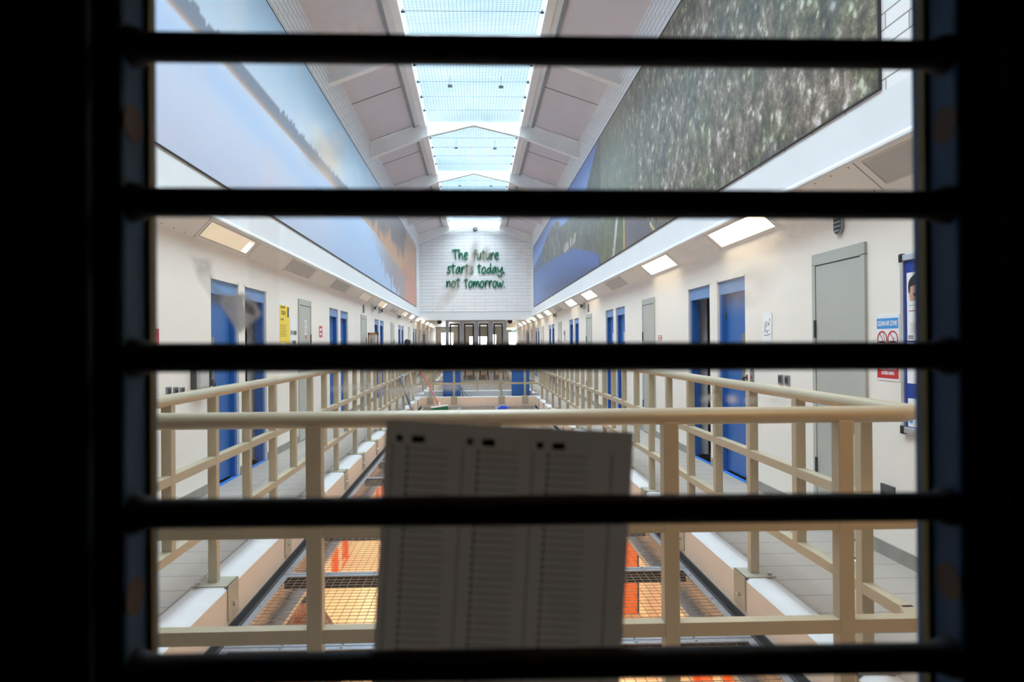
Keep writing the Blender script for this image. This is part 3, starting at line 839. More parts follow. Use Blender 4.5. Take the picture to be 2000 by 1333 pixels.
# ------------------------------------------------------------------ murals
def lerp(a, b, t): return tuple(a[i] + (b[i] - a[i]) * t for i in range(3))
def cl(t): return max(0.0, min(1.0, t))
def sm(a, b, x):
    t = cl((x - a) / (b - a)); return t * t * (3 - 2 * t)
def curve(pts, x):
    if x <= pts[0][0]: return pts[0][1]
    for (a, va), (b, vb) in zip(pts, pts[1:]):
        if x <= b: return va + (vb - va) * (x - a) / (b - a)
    return pts[-1][1]
def fbm(x, y, s=1.0, o=4):
    v, a = 0, .5
    for _ in range(o):
        v += a * noise.noise(Vector((x * s, y * s, 3.7))); s *= 2; a *= .5
    return v
def left_col(Y, q):
    n = fbm(Y, q * 2.47, 1.2)
    shore = curve([(4, 1.125), (12, 1.133), (15, 1.13), (20, 1.10), (23, 1.06), (25, 1.03), (29, .99)], Y)
    tree = curve([(4, .09), (12, .085), (13.5, .10), (15, .14), (16.5, .26), (18, .34), (20, .46), (22, .6), (29, .6)], Y)
    jag = .030 * fbm(Y * 3.5, 1.0, 2.2, 3) + .02 * abs(noise.noise(Vector((Y * 9, 0, 0))))
    if Y > 15: jag *= 3.2
    top = shore + tree + jag
    rk = 0
    if q > top:
        t = sm(1.1, 1.64, q)
        c = lerp((206, 218, 238), (180, 218, 250), t)
        c = lerp(c, (226, 232, 244), .5 * sm(-.1, .4, n))
        g = math.exp(-(((Y - 11.6) / 1.1) ** 2 + ((q - 1.30) / .10) ** 2))
        c = lerp(c, (255, 246, 232), cl(g * 1.2))
    elif q > shore:
        h = (q - shore) / max(tree, .01)
        c = lerp((186, 150, 130), (120, 128, 148), sm(.05, .35, h))
        if Y > 14.5:
            d = lerp((196, 142, 96), (96, 78, 78), sm(.12, .5, h + n * .8)); c = lerp(c, d, sm(14.5, 17, Y))
        g = math.exp(-(((Y - 11.5) / .9) ** 2))
        c = lerp(c, (240, 196, 160), .7 * g * (1 - .5 * h))
    else:
        t = sm(.62, 1.1, q)
        c = lerp((196, 206, 232), (206, 216, 238), t)
        b = math.exp(-((q - 1.0 + .012 * (Y - 9)) / .08) ** 2)
        c = lerp(c, (176, 202, 242), .8 * b)
        c = lerp(c, (214, 208, 224), .5 * sm(0, .5, n))
        c = lerp(c, (168, 200, 240), sm(9, 14, Y) * .75)
        # reflections of the wooded bank
        dpt = shore - q
        ref = curve([(12, 0), (15, .05), (17, .14), (19, .30), (22, .42), (24, .50)], Y)
        gap = noise.noise(Vector((Y * 3.0, 0, 7)))
        if dpt < ref * (1 + .5 * gap):
            k = sm(15.5, 21, Y); c = lerp(c, (150, 122, 116), k * (.75 + .2 * noise.noise(Vector((Y * 5, q * 30, 0)))))
            if dpt < .05: c = lerp(c, (214, 160, 110), .6 * k)
    # warm reed bank and red post at the far end
    e_ = sm(22.8, 24.2, Y + 5 * (1.15 - q) * .5)
    if Y > 21.5:
        w_ = lerp((190, 132, 88), (214, 166, 122), cl(.5 + n)); low = sm(1.6, .7, q)
        w_ = lerp(w_, (176, 106, 82), low)
        if q > 1.02 - .03 * (Y - 22): c = lerp(c, w_, .85 * e_ if q < top else e_ * .5)
    if Y > 24.2 and q < .95: c = lerp((190, 112, 92), (206, 140, 118), cl(.5 + n))
    return c, 0.0
def right_col(Y, q):
    n = fbm(Y, q * 2.55, .9); n2 = fbm(Y, q * 2.55 + 9, 3.0)
    T = curve([(13.0, 1.70), (13.9, 1.62), (15.3, 1.38), (18, 1.31), (19.9, 1.335), (20.6, 1.46), (22.2, 1.51), (23.8, 1.46), (25.5, 1.37), (27, 1.33), (29.3, 1.27)], Y) + .012 * n2
    Lk = curve([(13.6, .60), (13.9, .72), (17.4, .955), (20, 1.03), (23.3, 1.10), (28, 1.15), (29.3, 1.16)], Y) + .01 * n2
    rk = 0.0
    if q > T and Y > 12.9:
        return lerp((120, 164, 236), (92, 134, 214), sm(1.4, 1.62, q)), 0
    if Y > 13.6 and q < Lk:
        c = lerp((62, 96, 168), (44, 66, 122), sm(Lk - .1, .62, q)); c = lerp(c, (88, 124, 190), sm(20, 29, Y))
        return lerp(c, (70, 86, 120), .3 * cl(n + .3)), 0
    if Y > 25 :
        return lerp((84, 108, 160), (60, 80, 130), cl(.5 + n2)), .1
    if Y > 13.6:
        c = lerp((74, 84, 70), (52, 62, 62), cl(.5 + n * 1.5))
        if Y > 20 and n2 > .05: c = lerp(c, (170, 176, 190), .5)
        if 17 < Y < 19.5 and 1.0 < q < 1.08 and n2 > -.05: c = (206, 192, 178)
        return c, .35
    wl = 12.45 - (q - .60) * 1.5
    roadtop = .90
    if q < roadtop + .05 and Y > 11.55:
        c = lerp((96, 104, 60), (72, 84, 52), cl(.5 + n2 * 2))
        if abs(Y - wl) < .10: c = (204, 206, 212) if n2 > -.25 else (120, 122, 128)
        return c, .2
    if 11.45 < Y <= 11.55 and q < roadtop: return (206, 176, 90), 0
    lim = 8.9 + (q - .60) * 9.5
    if lim < Y <= 11.5 and q < roadtop:
        c = lerp((112, 106, 116), (92, 90, 100), cl(.5 + n2))
        if abs(Y - (9.55 + (q - .62) * 4)) < .04 and q < .69: c = (230, 206, 130)
        return c, 0
    # scree and heather slope
    g = sm(9.5, 12.5, Y + 1.2 * n)
    c = lerp((120, 110, 100), (96, 96, 78), cl(.45 + n * 1.8)); c = lerp(c, (118, 130, 112), g * .8)
    return c, 1.0 - .7 * g
def mural(name, X, s, y0, y1, z0, z1, fn, matname, label):
    mb = MB(); st = .045
    ny, nz = int((y1 - y0) / st), int((z1 - z0) / st)
    bm = mb.bm; lay = bm.loops.layers.float_color.new('picture')
    root = empty(name, (X, y0, z0))
    cols = {}; V = []
    for j in range(nz + 1):
        row = []
        for i in range(ny + 1):
            y = y0 + (y1 - y0) * i / ny; z = z0 + (z1 - z0) * j / nz
            v = bm.verts.new((-s * .014, y - y0, z - z0)); row.append(v)
            c, r = fn(y, (z - ZC) / abs(X)); cols[v] = (*srgb(c), r)
        V.append(row)
    for j in range(nz):
        for i in range(ny):
            f = bm.faces.new((V[j][i], V[j][i+1], V[j+1][i+1], V[j+1][i]))
            for l in f.loops: l[lay] = cols[l.vert]
    mb.build('printed_panel', matname, root)
    fr = MB(); W, Hh, t = y1 - y0, z1 - z0, .008
    xa, xb = sorted((-s * .022, s * .002))
    fr.box(xa, xb, -t, 0, -t, Hh + t); fr.box(xa, xb, W, W + t, -t, Hh + t); fr.box(xa, xb, 0, W, -t, 0); fr.box(xa, xb, 0, W, Hh, Hh + t)
    fr.build('mural_frame', 'dark_steel', root)
    bk = MB().box(*sorted((-s*.0135, s*.001)), 0, W, 0, Hh); bk.build('backing', 'white_plastic', root)
    tag(root, label, 'mural')
def picture_mat(name, rocky):
    M = bpy.data.materials.new(name); M.use_nodes = True; nt = M.node_tree; L = nt.links
    b = nt.nodes['Principled BSDF']; b.inputs['Roughness'].default_value = .32; b.inputs['Specular IOR Level'].default_value = .45
    at_ = NN(nt, 'ShaderNodeAttribute'); at_.attribute_name = 'picture'
    tc = NN(nt, 'ShaderNodeTexCoord')
    col = at_.outputs['Color']
    if rocky:
        mp = NN(nt, 'ShaderNodeMapping'); mp.inputs['Rotation'].default_value = (.25, 0, 0); mp.inputs['Scale'].default_value = (1, 1.0, .9)
        L.new(tc.outputs['Object'], mp.inputs[0])
        vo = NN(nt, 'ShaderNodeTexVoronoi'); vo.inputs['Scale'].default_value = 9
        n1 = NN(nt, 'ShaderNodeTexNoise'); n1.inputs['Scale'].default_value = 5; n1.inputs['Detail'].default_value = 12; n1.inputs['Roughness'].default_value = .80; n1.inputs['Distortion'].default_value = .15
        n2 = NN(nt, 'ShaderNodeTexNoise'); n2.inputs['Scale'].default_value = 1.7; n2.inputs['Detail'].default_value = 6
        for k in (vo, n1, n2): L.new(mp.outputs[0], k.inputs[0])
        r1 = NN(nt, 'ShaderNodeValToRGB'); e = r1.color_ramp.elements
        e[0].position = .38; e[0].color = (.022, .026, .034, 1); e[1].position = .66; e[1].color = (.80, .76, .84, 1)
        for p, c in ((.45, (.085, .075, .065, 1)), (.50, (.17, .145, .12, 1)), (.55, (.25, .22, .18, 1)), (.59, (.45, .42, .42, 1))):
            q = e.new(p); q.color = c
        vo.inputs['Scale'].default_value = 11; vo.inputs['Randomness'].default_value = 1
        sepv = NN(nt, 'ShaderNodeSeparateColor'); L.new(vo.outputs['Color'], sepv.inputs[0])
        vr = NN(nt, 'ShaderNodeMapRange'); vr.inputs[1].default_value = .72; vr.inputs[2].default_value = .95; vr.inputs[3].default_value = 0; vr.inputs[4].default_value = .16
        L.new(sepv.outputs[0], vr.inputs[0])
        vd = NN(nt, 'ShaderNodeMapRange'); vd.inputs[1].default_value = .05; vd.inputs[2].default_value = .5; vd.inputs[3].default_value = 1; vd.inputs[4].default_value = 0
        L.new(vo.outputs['Distance'], vd.inputs[0])
        vm_ = NN(nt, 'ShaderNodeMath', operation='MULTIPLY'); L.new(vr.outputs[0], vm_.inputs[0]); L.new(vd.outputs[0], vm_.inputs[1])
        va = NN(nt, 'ShaderNodeMath', operation='ADD'); L.new(n1.outputs[0], va.inputs[0]); L.new(vm_.outputs[0], va.inputs[1])
        L.new(va.outputs[0], r1.inputs[0])
        r2 = NN(nt, 'ShaderNodeValToRGB'); e = r2.color_ramp.elements
        e[0].position = .35; e[0].color = (.62, .64, .68, 1); e[1].position = .7; e[1].color = (1.15, 1.1, 1.0, 1)
        q = e.new(.46); q.color = (.80, .90, .62, 1)
        q = e.new(.54); q.color = (1.0, .93, .85, 1)
        L.new(n2.outputs[0], r2.inputs[0])
        mm = NN(nt, 'ShaderNodeMix', data_type='RGBA', blend_type='MULTIPLY'); mm.inputs[0].default_value = 1
        L.new(r1.outputs[0], mm.inputs[6]); L.new(r2.outputs[0], mm.inputs[7])
        mx = NN(nt, 'ShaderNodeMix', data_type='RGBA'); sc = NN(nt, 'ShaderNodeMath', operation='MULTIPLY'); sc.inputs[1].default_value = .92
        L.new(at_.outputs['Alpha'], sc.inputs[0]); L.new(sc.outputs[0], mx.inputs[0]); L.new(col, mx.inputs[6]); L.new(mm.outputs[2], mx.inputs[7])
        col = mx.outputs[2]
    L.new(col, b.inputs['Base Color']); MATS[name] = M
picture_mat('lake_print', False); picture_mat('mountain_print', True)
mural('wall_mural', UL, -1, 2.9, 28.74, 3.03, 5.56, left_col, 'lake_print', 'long printed mural of a calm lake at sunset on the left upper wall')
mural('wall_mural', UR, 1, 4.19, 29.3, 3.03, 5.60, right_col, 'mountain_print', 'long printed mural of a rocky mountainside and road on the right upper wall')

# ------------------------------------------------------------------ guard rails
def rail_seg(root, p0, p1, z, kind, name='mid_rail'):
    a, b = Vector((p0[0], p0[1], z)), Vector((p1[0], p1[1], z))
    mb = MB(); h = .025
    if abs(a.x - b.x) < 1e-6: mb.box(a.x - h, a.x + h, a.y, b.y, z - h, z + h, .004)
    else: mb.box(a.x, b.x, a.y - h, a.y + h, z - h, z + h, .004)
    return mb.build(name, 'rail_paint', root)
RXL, RXR, RY = -1.54, 1.66, 2.5
ZT, ZM, ZL = 1.178, .78, .40
def bracket(parent, x, y, axis, s, bx):
    # folded plate over the kerb; s = direction of the void
    b = MB(); w_ = .085
    if axis == 'X':
        xi = KIL if s > 0 else KIR
        b.box(*sorted((x - s*.10, xi + s*.006)), y - w_, y + w_, .06, .068)
        b.box(*sorted((xi, xi + s*.008)), y - w_, y + w_, -.135, .068)
        t = MB().tube([(xi, y, -.06), (xi + s*.022, y, -.06)], .014, 6)
        t2 = MB().tube([(x - s*.075, y - .05, .066), (x - s*.075, y - .05, .082)], .012, 6)
    else:
        yi = bx
        b.box(x - w_, x + w_, *sorted((y - s*.10, yi + s*.006)), .06, .068)
        b.box(x - w_, x + w_, *sorted((yi, yi + s*.008)), -.135, .068)
        t = MB().tube([(x, yi, -.06), (x, yi + s*.022, -.06)], .014, 6)
        t2 = MB().tube([(x - .05, y - s*.075, .066), (x - .05, y - s*.075, .082)], .012, 6)
    o = b.build('bracket', 'bracket_paint', parent)
    t.build('bolt', 'bolt', o); t2.build('bolt', 'bolt', o)
def post(root, x, y, z0, z1=1.16, w_=.026):
    return MB().box(x - w_, x + w_, y - w_, y + w_, z0, z1, .004).build('post', 'rail_paint', root)
def side_rail(root, x, s, y0, y1, first, parity):
    R = empty('tmp', (0, 0, 0)); 
    kids = []
    c = .10
    near = [(x - s * -0.0, y0 + c, ZT)]
    mb = MB(); mb.tube([(x, y0 + .09, ZT), (x, y1 - .05, ZT)], .031, 16); kids.append(mb.build('handrail', 'rail_paint', None, True))
    for z in (ZM, ZL):
        kids.append(rail_seg(None, (x, y0 + .08), (x, y1 - .02), z, 0, 'mid_rail' if z == ZM else 'low_rail'))
    y = first; k = 0
    while y < y1 - .15:
        if y > y0 + .1:
            long_ = (k % 2 == parity)
            p = post(None, x, y, .066 if long_ else ZL, 1.16); kids.append(p)
            if long_:
                br = empty('tmp', (0, 0, 0)); bracket(br, x, y, 'X', s, None)
                for ch in [q for q in bpy.data.objects if q.parent == br]: ch.parent = None; kids.append(ch)
                bpy.data.objects.remove(br)
        y += .588; k += 1
    bpy.data.objects.remove(R)
    for o in kids:
        o.parent = root; o.location = -root.location
def cross_rail(root, y, s, yi, xs, short=()):
    kids = []
    r = .095; pts = []
    # handrail with rounded corners turning into the side rails (s = direction of the void)
    for a in range(0, 7):
        t = PI/2 * a / 6; pts.append((RXL + r - r * math.cos(t), y + s * (r - r * math.sin(t)), ZT))
    for a in range(0, 7):
        t = PI/2 * a / 6; pts.append((RXR - r + r * math.sin(t), y + s * (r - r * math.cos(t)), ZT))
    kids.append(MB().tube(pts, .031, 20).build('handrail', 'rail_paint', None, True))
    h = .025; c = .07
    for z in (ZM, ZL):
        out = [(RXL - h, y + s*.10), (RXL - h, y + s*(c*.6)), (RXL + c*.6, y - s*h), (RXR - c*.6, y - s*h), (RXR + h, y + s*(c*.6)), (RXR + h, y + s*.10),
               (RXR - h, y + s*.10), (RXR - c*.8, y + s*h), (RXL + c*.8, y + s*h), (RXL + h, y + s*.10)]
        kids.append(MB().prism(out, z - h, z + h, 'Z').build('mid_rail' if z == ZM else 'low_rail', 'rail_paint'))
    for x in xs:
        kids.append(post(None, x, y, (ZM if len(short) == 1 else .138) if x in short else .066, 1.16, .028))
        if x not in short:
            br = empty('tmp', (0, 0, 0)); bracket(br, x, y, 'Y', s, yi)
            for ch in [q for q in bpy.data.objects if q.parent == br]: ch.parent = None; kids.append(ch)
            bpy.data.objects.remove(br)
    for o in kids: o.parent = root; o.location = -root.location
FX4 = [-1.19, -.567, .06, .689, 1.31]
gr1 = empty('guard_rail', (0, RY, 0)); tag(gr1, 'cream painted guard rail with round handrail all round the near floor opening', 'guard rail')
cross_rail(gr1, RY, 1, V1[0], [-1.234, -.585, .064, .713, 1.361])
side_rail(gr1, RXL, 1, RY, 18.1, 2.88, 0); side_rail(gr1, RXR, -1, RY, 18.1, 2.88, 0)
cross_rail(gr1, 18.1, -1, V1[1], FX4, short=(.06,))
gr2 = empty('guard_rail', (0, 19.2, 0)); tag(gr2, 'cream painted guard rail all round the far floor opening beyond the bridge', 'guard rail')
cross_rail(gr2, 19.2, 1, V2[0], FX4, short=tuple(FX4))
side_rail(gr2, RXL, 1, 19.2, 30.5, 19.5, 1); side_rail(gr2, RXR, -1, 19.2, 30.5, 19.5, 1)

# ------------------------------------------------------------------ mesh panels closing the openings
MZ = -.20
def mesh_panel(x0, x1, y0, y1, label, fine=True, group='mesh panels of the near opening', proto=None):
    root = empty('floor_mesh_panel', ((x0 + x1) / 2, y0, MZ))
    if proto is not None:
        for ch in [q for q in bpy.data.objects if q.parent == proto]:
            c = ch.copy(); C.objects.link(c); c.parent = root
            for g in [q for q in bpy.data.objects if q.parent == ch]:
                d = g.copy(); C.objects.link(d); d.parent = c
        tag(root, label, 'mesh panel', group); return root
    a, b, L = x0 - root.location.x, x1 - root.location.x, y1 - y0
    f = MB(); t = .045
    f.box(a + .003, a + t, .004, L - .004, -.008, 0); f.box(b - t, b - .003, .004, L - .004, -.008, 0)
    f.box(a + t, b - t, .004, t, -.008, 0); f.box(a + t, b - t, L - t, L - .004, -.008, 0)
    fo = f.build('frame', 'galvanised', root)
    v = MB()
    v.box(a + .003, a + .010, .004, L - .004, -.05, -.009); v.box(b - .010, b - .003, .004, L - .004, -.05, -.009)
    v.box(a + .01, b - .01, .004, .012, -.10, -.009); v.box(a + .01, b - .01, L - .012, L - .004, -.10, -.009)
    v.build('frame_web', 'dark_steel', root)
    for px in (a + t/2, b - t/2):
        for py in (.15, L/2, L - .15):
            MB().tube([(px, py, -.001), (px, py, .006)], .009, 6).build('rivet', 'bolt', fo)
    for px in (a + (b-a)*.33, a + (b-a)*.67):
        for py in (t/2, L - t/2): MB().tube([(px, py, -.001), (px, py, .006)], .009, 6).build('rivet', 'bolt', fo)
    g = MB(); st = .054
    x = a + t + .02
    while x < b - t: g.wire((x, t - .01, -.014), (x, L - t + .01, -.014), .0022); x += st
    y = t + .02
    while y < L - t: g.wire((a + t - .01, y, -.010), (b - t + .01, y, -.010), .0022); y += st
    g.build('wire_grid', 'mesh_wire', root)
    tag(root, label, 'mesh panel', group); return root
XS = [KIL + .045, -.42, .55, KIR - .045]
names = ['left', 'middle', 'right']
cnt = ORD
protos = {}
ys = [2.66 + 1.0 * 0]
yy = 2.66; rows = []
while yy < 17.8: rows.append((yy, min(yy + 1.1, 17.96))); yy += 1.1
rows = []
y = 3.76 - 1.10
edges = [2.66, 3.77]
while edges[-1] + 1.19 < 17.9: edges.append(edges[-1] + 1.185)
edges[-1] = 17.96 if 17.96 - edges[-1] < .6 else edges[-1]
if edges[-1] < 17.9: edges.append(17.96)
for r, (a, b) in enumerate(zip(edges, edges[1:])):
    for c in range(3):
        key = (round(b - a, 3), c)
        o = mesh_panel(XS[c], XS[c+1], a, b, 'galvanised wire mesh panel over the near opening, %s row from the front, %s column' % (ORD[r] if r < 14 else 'last', names[c]), proto=protos.get(key))
        protos.setdefault(key, o)
edges = [19.35 + 1.107 * k for k in range(16)]
for r, (a, b) in enumerate(zip(edges, edges[1:])):
    for c in range(3):
        key = ('far', c)
        o = mesh_panel(XS[c], XS[c+1], a, b - .001, 'galvanised wire mesh panel over the far opening, %s row, %s column' % (ORD[r], names[c]), group='mesh panels of the far opening', proto=protos.get(key))
        protos.setdefault(key, o)
# steel angles carrying the panels along the kerbs
for i, (x0, x1) in enumerate(((KIL, KIL + .04), (KIR - .04, KIR))):
    struct(MB().box(x0, x1, V1[0], V1[1], MZ - .05, MZ - .02).box(*( (x0, x0 + .006) if i == 0 else (x1 - .006, x1) ), V1[0], V1[1], MZ - .05, MZ + .035).build('trim_%d' % (32 + i), 'dark_steel'))
    # lower edge beam, pale galvanised, seen through the mesh
    struct(MB().box(*((x0 - .10, x0 + .10) if i == 0 else (x1 - .10, x1 + .10)), V1[0], V1[1], -.50, -.46).build('trim_%d' % (34 + i), 'galvanised'))
    struct(MB().box(*((KOL - .05, KIL) if i == 0 else (KIR, KOR + .05)), V1[0] - .2, V1[1] + .2, -.46, -.25).build('trim_%d' % (36 + i), 'kerb_face'))

# ------------------------------------------------------------------ cell doors
dn = 2
def cell_door(X, s, y0, y1, state, zf=0.0, paint='blue_door', header='blue_header', num=None, plate=True, flap=True):
    global dn
    w_ = y1 - y0
    root = empty('door_%d' % dn, (X, (y0 + y1) / 2, zf), LROT if s < 0 else RROT); dn += 1
    struct(root)
    h = w_ / 2
    # cream reveal lining
    ln = MB(); ln.box(-h, -h + .02, .0, .03, 0, DTOP); ln.box(h - .02, h, .0, .03, 0, DTOP); ln.box(-h, h, .0, .03, DTOP - .02, DTOP)
    ln.build('reveal_lining', 'cream_wall' if zf == 0 else 'ground_wall', root)
    fr = MB(); j = .055
    fr.box(-h + .01, -h + .03 + j, .028, .13, .0, 1.995, .004); fr.box(h - .03 - j, h - .01, .028, .13, .0, 1.995, .004)
    fr.build('door_frame', paint, root)
    MB().box(-h + .01, h - .01, .024, .13, 1.985, DTOP - .02, .003).build('header_panel', header, root)
    MB().box(-h + .0, h - .0, .0, .05, .0, .004).build('threshold_strip', 'blue_tape' if paint == 'blue_door' else paint, root)
    if state == 'closed':
        lf = MB().box(-h + .084, h - .084, .082, .125, .012, 1.98, .004).build('door_leaf', paint, root)
        if plate:
            e_ = 1 if s < 0 else 1
            ex = h - .20 if s > 0 else -h + .20
            MB().box(ex - .10, ex + .10, .074, .0825, .93, 1.54, .003).build('lock_plate', 'steel_plate', lf)
            MB().tube([(ex + .02, .074, 1.10), (ex + .02, .060, 1.10)], .018, 12).build('keyhole_boss', 'bolt', lf)
        vx = .06
        if flap: MB().box(vx - .05, vx + .05, .070, .0825, 1.46, 1.66, .003).build('vision_flap', 'dark_plastic', lf)
        if num:
            MB().box(vx - .055, vx - .005, .064, .070, 1.48, 1.66).build('name_card', 'paper_white', lf)
            words(num, .28, 'ink_black', 'door_number', lf, (vx + .06, .0805, 1.82), bold=.006)
        for z in (.25, 1.0, 1.75):
            MB().tube([(-h + .088, .082, z - .05), (-h + .088, .082, z + .05)], .010, 8).build('hinge', 'dark_steel', lf)
    else:
        # leaf swung inwards, dark cell behind
        lf = MB().box(h - .13, h - .09, .13, .13 + w_ - .17, .012, 1.98, .004) if s > 0 else MB().box(-h + .09, -h + .13, .13, .13 + w_ - .17, .012, 1.98, .004)
        lf = lf.build('door_leaf', paint, root)
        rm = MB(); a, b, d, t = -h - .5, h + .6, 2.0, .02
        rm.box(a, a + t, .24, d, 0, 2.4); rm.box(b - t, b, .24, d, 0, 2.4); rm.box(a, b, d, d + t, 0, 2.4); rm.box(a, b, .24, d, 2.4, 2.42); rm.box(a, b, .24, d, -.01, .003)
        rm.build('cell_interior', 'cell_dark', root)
    return root
for k, (a, b) in enumerate(LC):
    cell_door(XL, -1, a, b, 'open' if k == 1 else 'closed', flap=(k > 3))
for k, (a, b) in enumerate(RC):
    cell_door(XR, 1, a, b, 'open' if k == 1 else 'closed', flap=(k > 1), num={2: '3', 3: '5'}.get(3 - (k - 2) if k in (2, 3) else -1))
for k, (a, b) in enumerate(LC[:6]): cell_door(XL, -1, a, b, 'closed', GZ, 'orange_door', 'orange_door')
for k, (a, b) in enumerate(RC[:6]): cell_door(XR, 1, a, b, 'closed', GZ, 'orange_door', 'orange_door')
# the remaining lower recesses: plain boards so nothing shows through
# plain grey riser doors
def riser(X, s, y0, y1, ztop=2.15, plate=False):
    global dn
    root = empty('door_%d' % dn, (X, (y0 + y1) / 2, 0), LROT if s < 0 else RROT); dn += 1; struct(root)
    h = (y1 - y0) / 2
    f = MB(); f.box(-h, h, -.022, 0, 2.06, ztop, .002); f.box(-h, -h + .05, -.022, 0, 0, 2.07, .002); f.box(h - .05, h, -.022, 0, 0, 2.07, .002)
    f.build('door_frame', 'grey_door', root)
    MB().box(-h + .054, h - .054, -.016, -.001, .01, 2.052, .002).build('door_leaf', 'grey_door', root)
    MB().box(-h + .048, h - .048, -.0155, -.0005, .0, 2.062).build('shadow_gap', 'black_plastic', root)  # black sheet stands in for the shade in the gap round the leaf
    hx = (-h + .05) if s > 0 else (h - .05)
    for z in (.45, 1.55): MB().tube([(hx, -.022, z - .07), (hx, -.022, z + .07)], .012, 8).build('hinge', 'dark_steel', root)
    if plate: 
        MB().box(h - .29, h - .09, -.020, -.014, .78, 1.01, .002).build('lock_plate', 'steel_plate', root)
    return root
for k in range(6):
    o = riser(XL, -1, 10.26 + 5.58 * k, 11.02 + 5.58 * k)
    if k == 0: LRD = o
for k in range(6): riser(XR, 1, 4.72 + 5.66 * k, 5.47 + 5.66 * k, plate=True)

# ------------------------------------------------------------------ things on the right wall
def wall_thing(name, X, s, y, z, label, cat, group=None):
    r = empty(name, (X, y, z), LROT if s < 0 else RROT); tag(r, label, cat, group); return r
def ring(mb, cx, cz, ro, ri, y0, y1, n=32):
    for k in range(n):
        a, b = 2*PI*k/n, 2*PI*(k+1)/n
        mb.prism([(cx + ro*math.cos(a), cz + ro*math.sin(a)), (cx + ro*math.cos(b), cz + ro*math.sin(b)), (cx + ri*math.cos(b), cz + ri*math.sin(b)), (cx + ri*math.cos(a), cz + ri*math.sin(a))], y0, y1)
# clean air zone sign
r = wall_thing('wall_sign', XR, 1, 4.485, 1.40, 'blue and red CLEAN AIR ZONE no smoking notice beside the grey door', 'sign')
W2, z1, z0 = .125, .215, -.215
MB().box(-W2, W2, -.004, 0, z0, z1 + .012).build('laminated_card', 'sign_white', r)
MB().box(-W2 + .006, W2 - .008, -.0048, -.004, .132, .202).build('blue_header', 'sign_blue', r)
words('CLEAN AIR ZONE', .044, 'sign_white', 'heading', r, (-.002, -.0055, .166), .62, bold=.0010)
for cx in (-.058, .058):
    g = MB(); ring(g, cx, .062, .056, .047, -.0062, -.0052)
    d = .035; g.prism([(cx - d, d + .070), (cx - d + .008, d + .070), (cx + d, -d + .062), (cx + d - .008, -d + .062)], -.0062, -.0052)
    g.build('no_smoking_ring', 'sign_red', r)
    MB().box(cx - .035, cx + .030, -.005, -.004, .038, .049).build('cigarette', 'ink_black', r)
MB().tube([(-.05, -.0045, .100), (-.038, -.0045, .092), (-.05, -.0045, .080), (-.03, -.0045, .074), (-.03, -.0045, .054)], .0018, 5).build('smoke_lines', 'ink_black', r)
MB().tube([(.07, -.0045, .074), (.076, -.0045, .068), (.07, -.0045, .062)], .0018, 5).build('smoke_lines', 'ink_black', r)
MB().box(-W2 + .006, W2 - .008, -.0048, -.004, z0 + .014, -.010).build('red_panel', 'sign_red', r)
words('IN CELLS, YARDS AND\nOUTSIDE AREAS', .032, 'sign_white', 'message', r, (0, -.0055, -.150), .60, bold=.0006)
# noticeboard
r = wall_thing('noticeboard', XR, 1, 3.885, .86, 'blue felt noticeboard with aluminium frame and posters beyond the grey door', 'noticeboard')
MB().box(-.42, .42, -.012, 0, .02, 1.13).build('felt_panel', 'noticeboard_blue', r)
f = MB(); f.box(-.43, .43, -.026, 0, 1.10, 1.14, .004); f.box(-.43, .43, -.026, 0, 0, .04, .004); f.box(-.43, -.40, -.026, 0, .04, 1.10, .003); f.box(.40, .43, -.026, 0, .04, 1.10, .003)
f.build('frame', 'aluminium', r)
for cx in (-.42, .42):
    for cz in (.02, 1.12): MB().box(cx - .018, cx + .018, -.031, -.001, cz - .028, cz + .028, .006).build('corner_cap', 'black_plastic', r)
def sheet_on(name, y, z, X, s, w_, h_, label, off=.014, material='paper_white', cat='poster'):
    q = wall_thing(name, X - s * off, s, y, z, label, cat)
    MB().box(-w_/2, w_/2, -.0015, 0, -h_/2, h_/2).build('sheet', material, q)
    return q
q = sheet_on('poster', 4.11, 1.665, XR, 1, .30, .43, 'tall poster with a photo of a dark-haired person on the blue board', off=.0125)
MB().box(-.15, .15, -.0025, -.0014, .035, .213).build('photo_background', 'sign_white', q)
FX = -.012
fc = MB(); fc.prism([(FX - .105, .036), (FX + .105, .036), (FX + .118, .09), (FX + .112, .15), (FX - .112, .15), (FX - .118, .09)], -.0034, -.0025); fc.build('printed_face', 'skin', q)
hr = MB(); hr.prism([(FX + .122*math.cos(t), .135 + .074*math.sin(t)) for t in [PI*k/16 for k in range(17)]] + [(FX - .12, .085), (FX - .105, .09), (FX - .10, .125), (FX - .05, .135), (FX + .03, .128), (FX + .09, .130), (FX + .105, .09), (FX + .12, .085)], -.0042, -.0034); hr.build('printed_hair', 'hair', q)
ey = MB()
for sx in (-1, 1): ey.prism([(FX + sx*.025, .078), (FX + sx*.045, .086), (FX + sx*.075, .080), (FX + sx*.07, .066), (FX + sx*.04, .066)], -.0042, -.0034)
ey.build('printed_eyes', 'hair', q)
tl_ = MB()
for z in (-.03, ): tl_.box(-.13, .12, -.0026, -.0015, z, z + .005)
tl_.build('small_print', 'ink_red', q)
MB().box(-.05, .02, -.0026, -.0015, -.085, -.045).build('orange_mark', 'orange_door', q)
tl_ = MB()
for k in range(6): tl_.box(-.12, .11 - .03 * (k % 3), -.0026, -.0015, -.105 - .012*k, -.102 - .012*k)
tl_.box(-.14, -.09, -.0026, -.0015, -.205, -.18); tl_.box(-.13, .0, -.0026, -.0015, .005, .009)
tl_.build('small_print', 'ink_grey', q)
q = sheet_on('notice_sheet', 4.135, 1.31, XR, 1, .26, .26, 'plain white sheet below the portrait poster on the blue board', off=.0125)
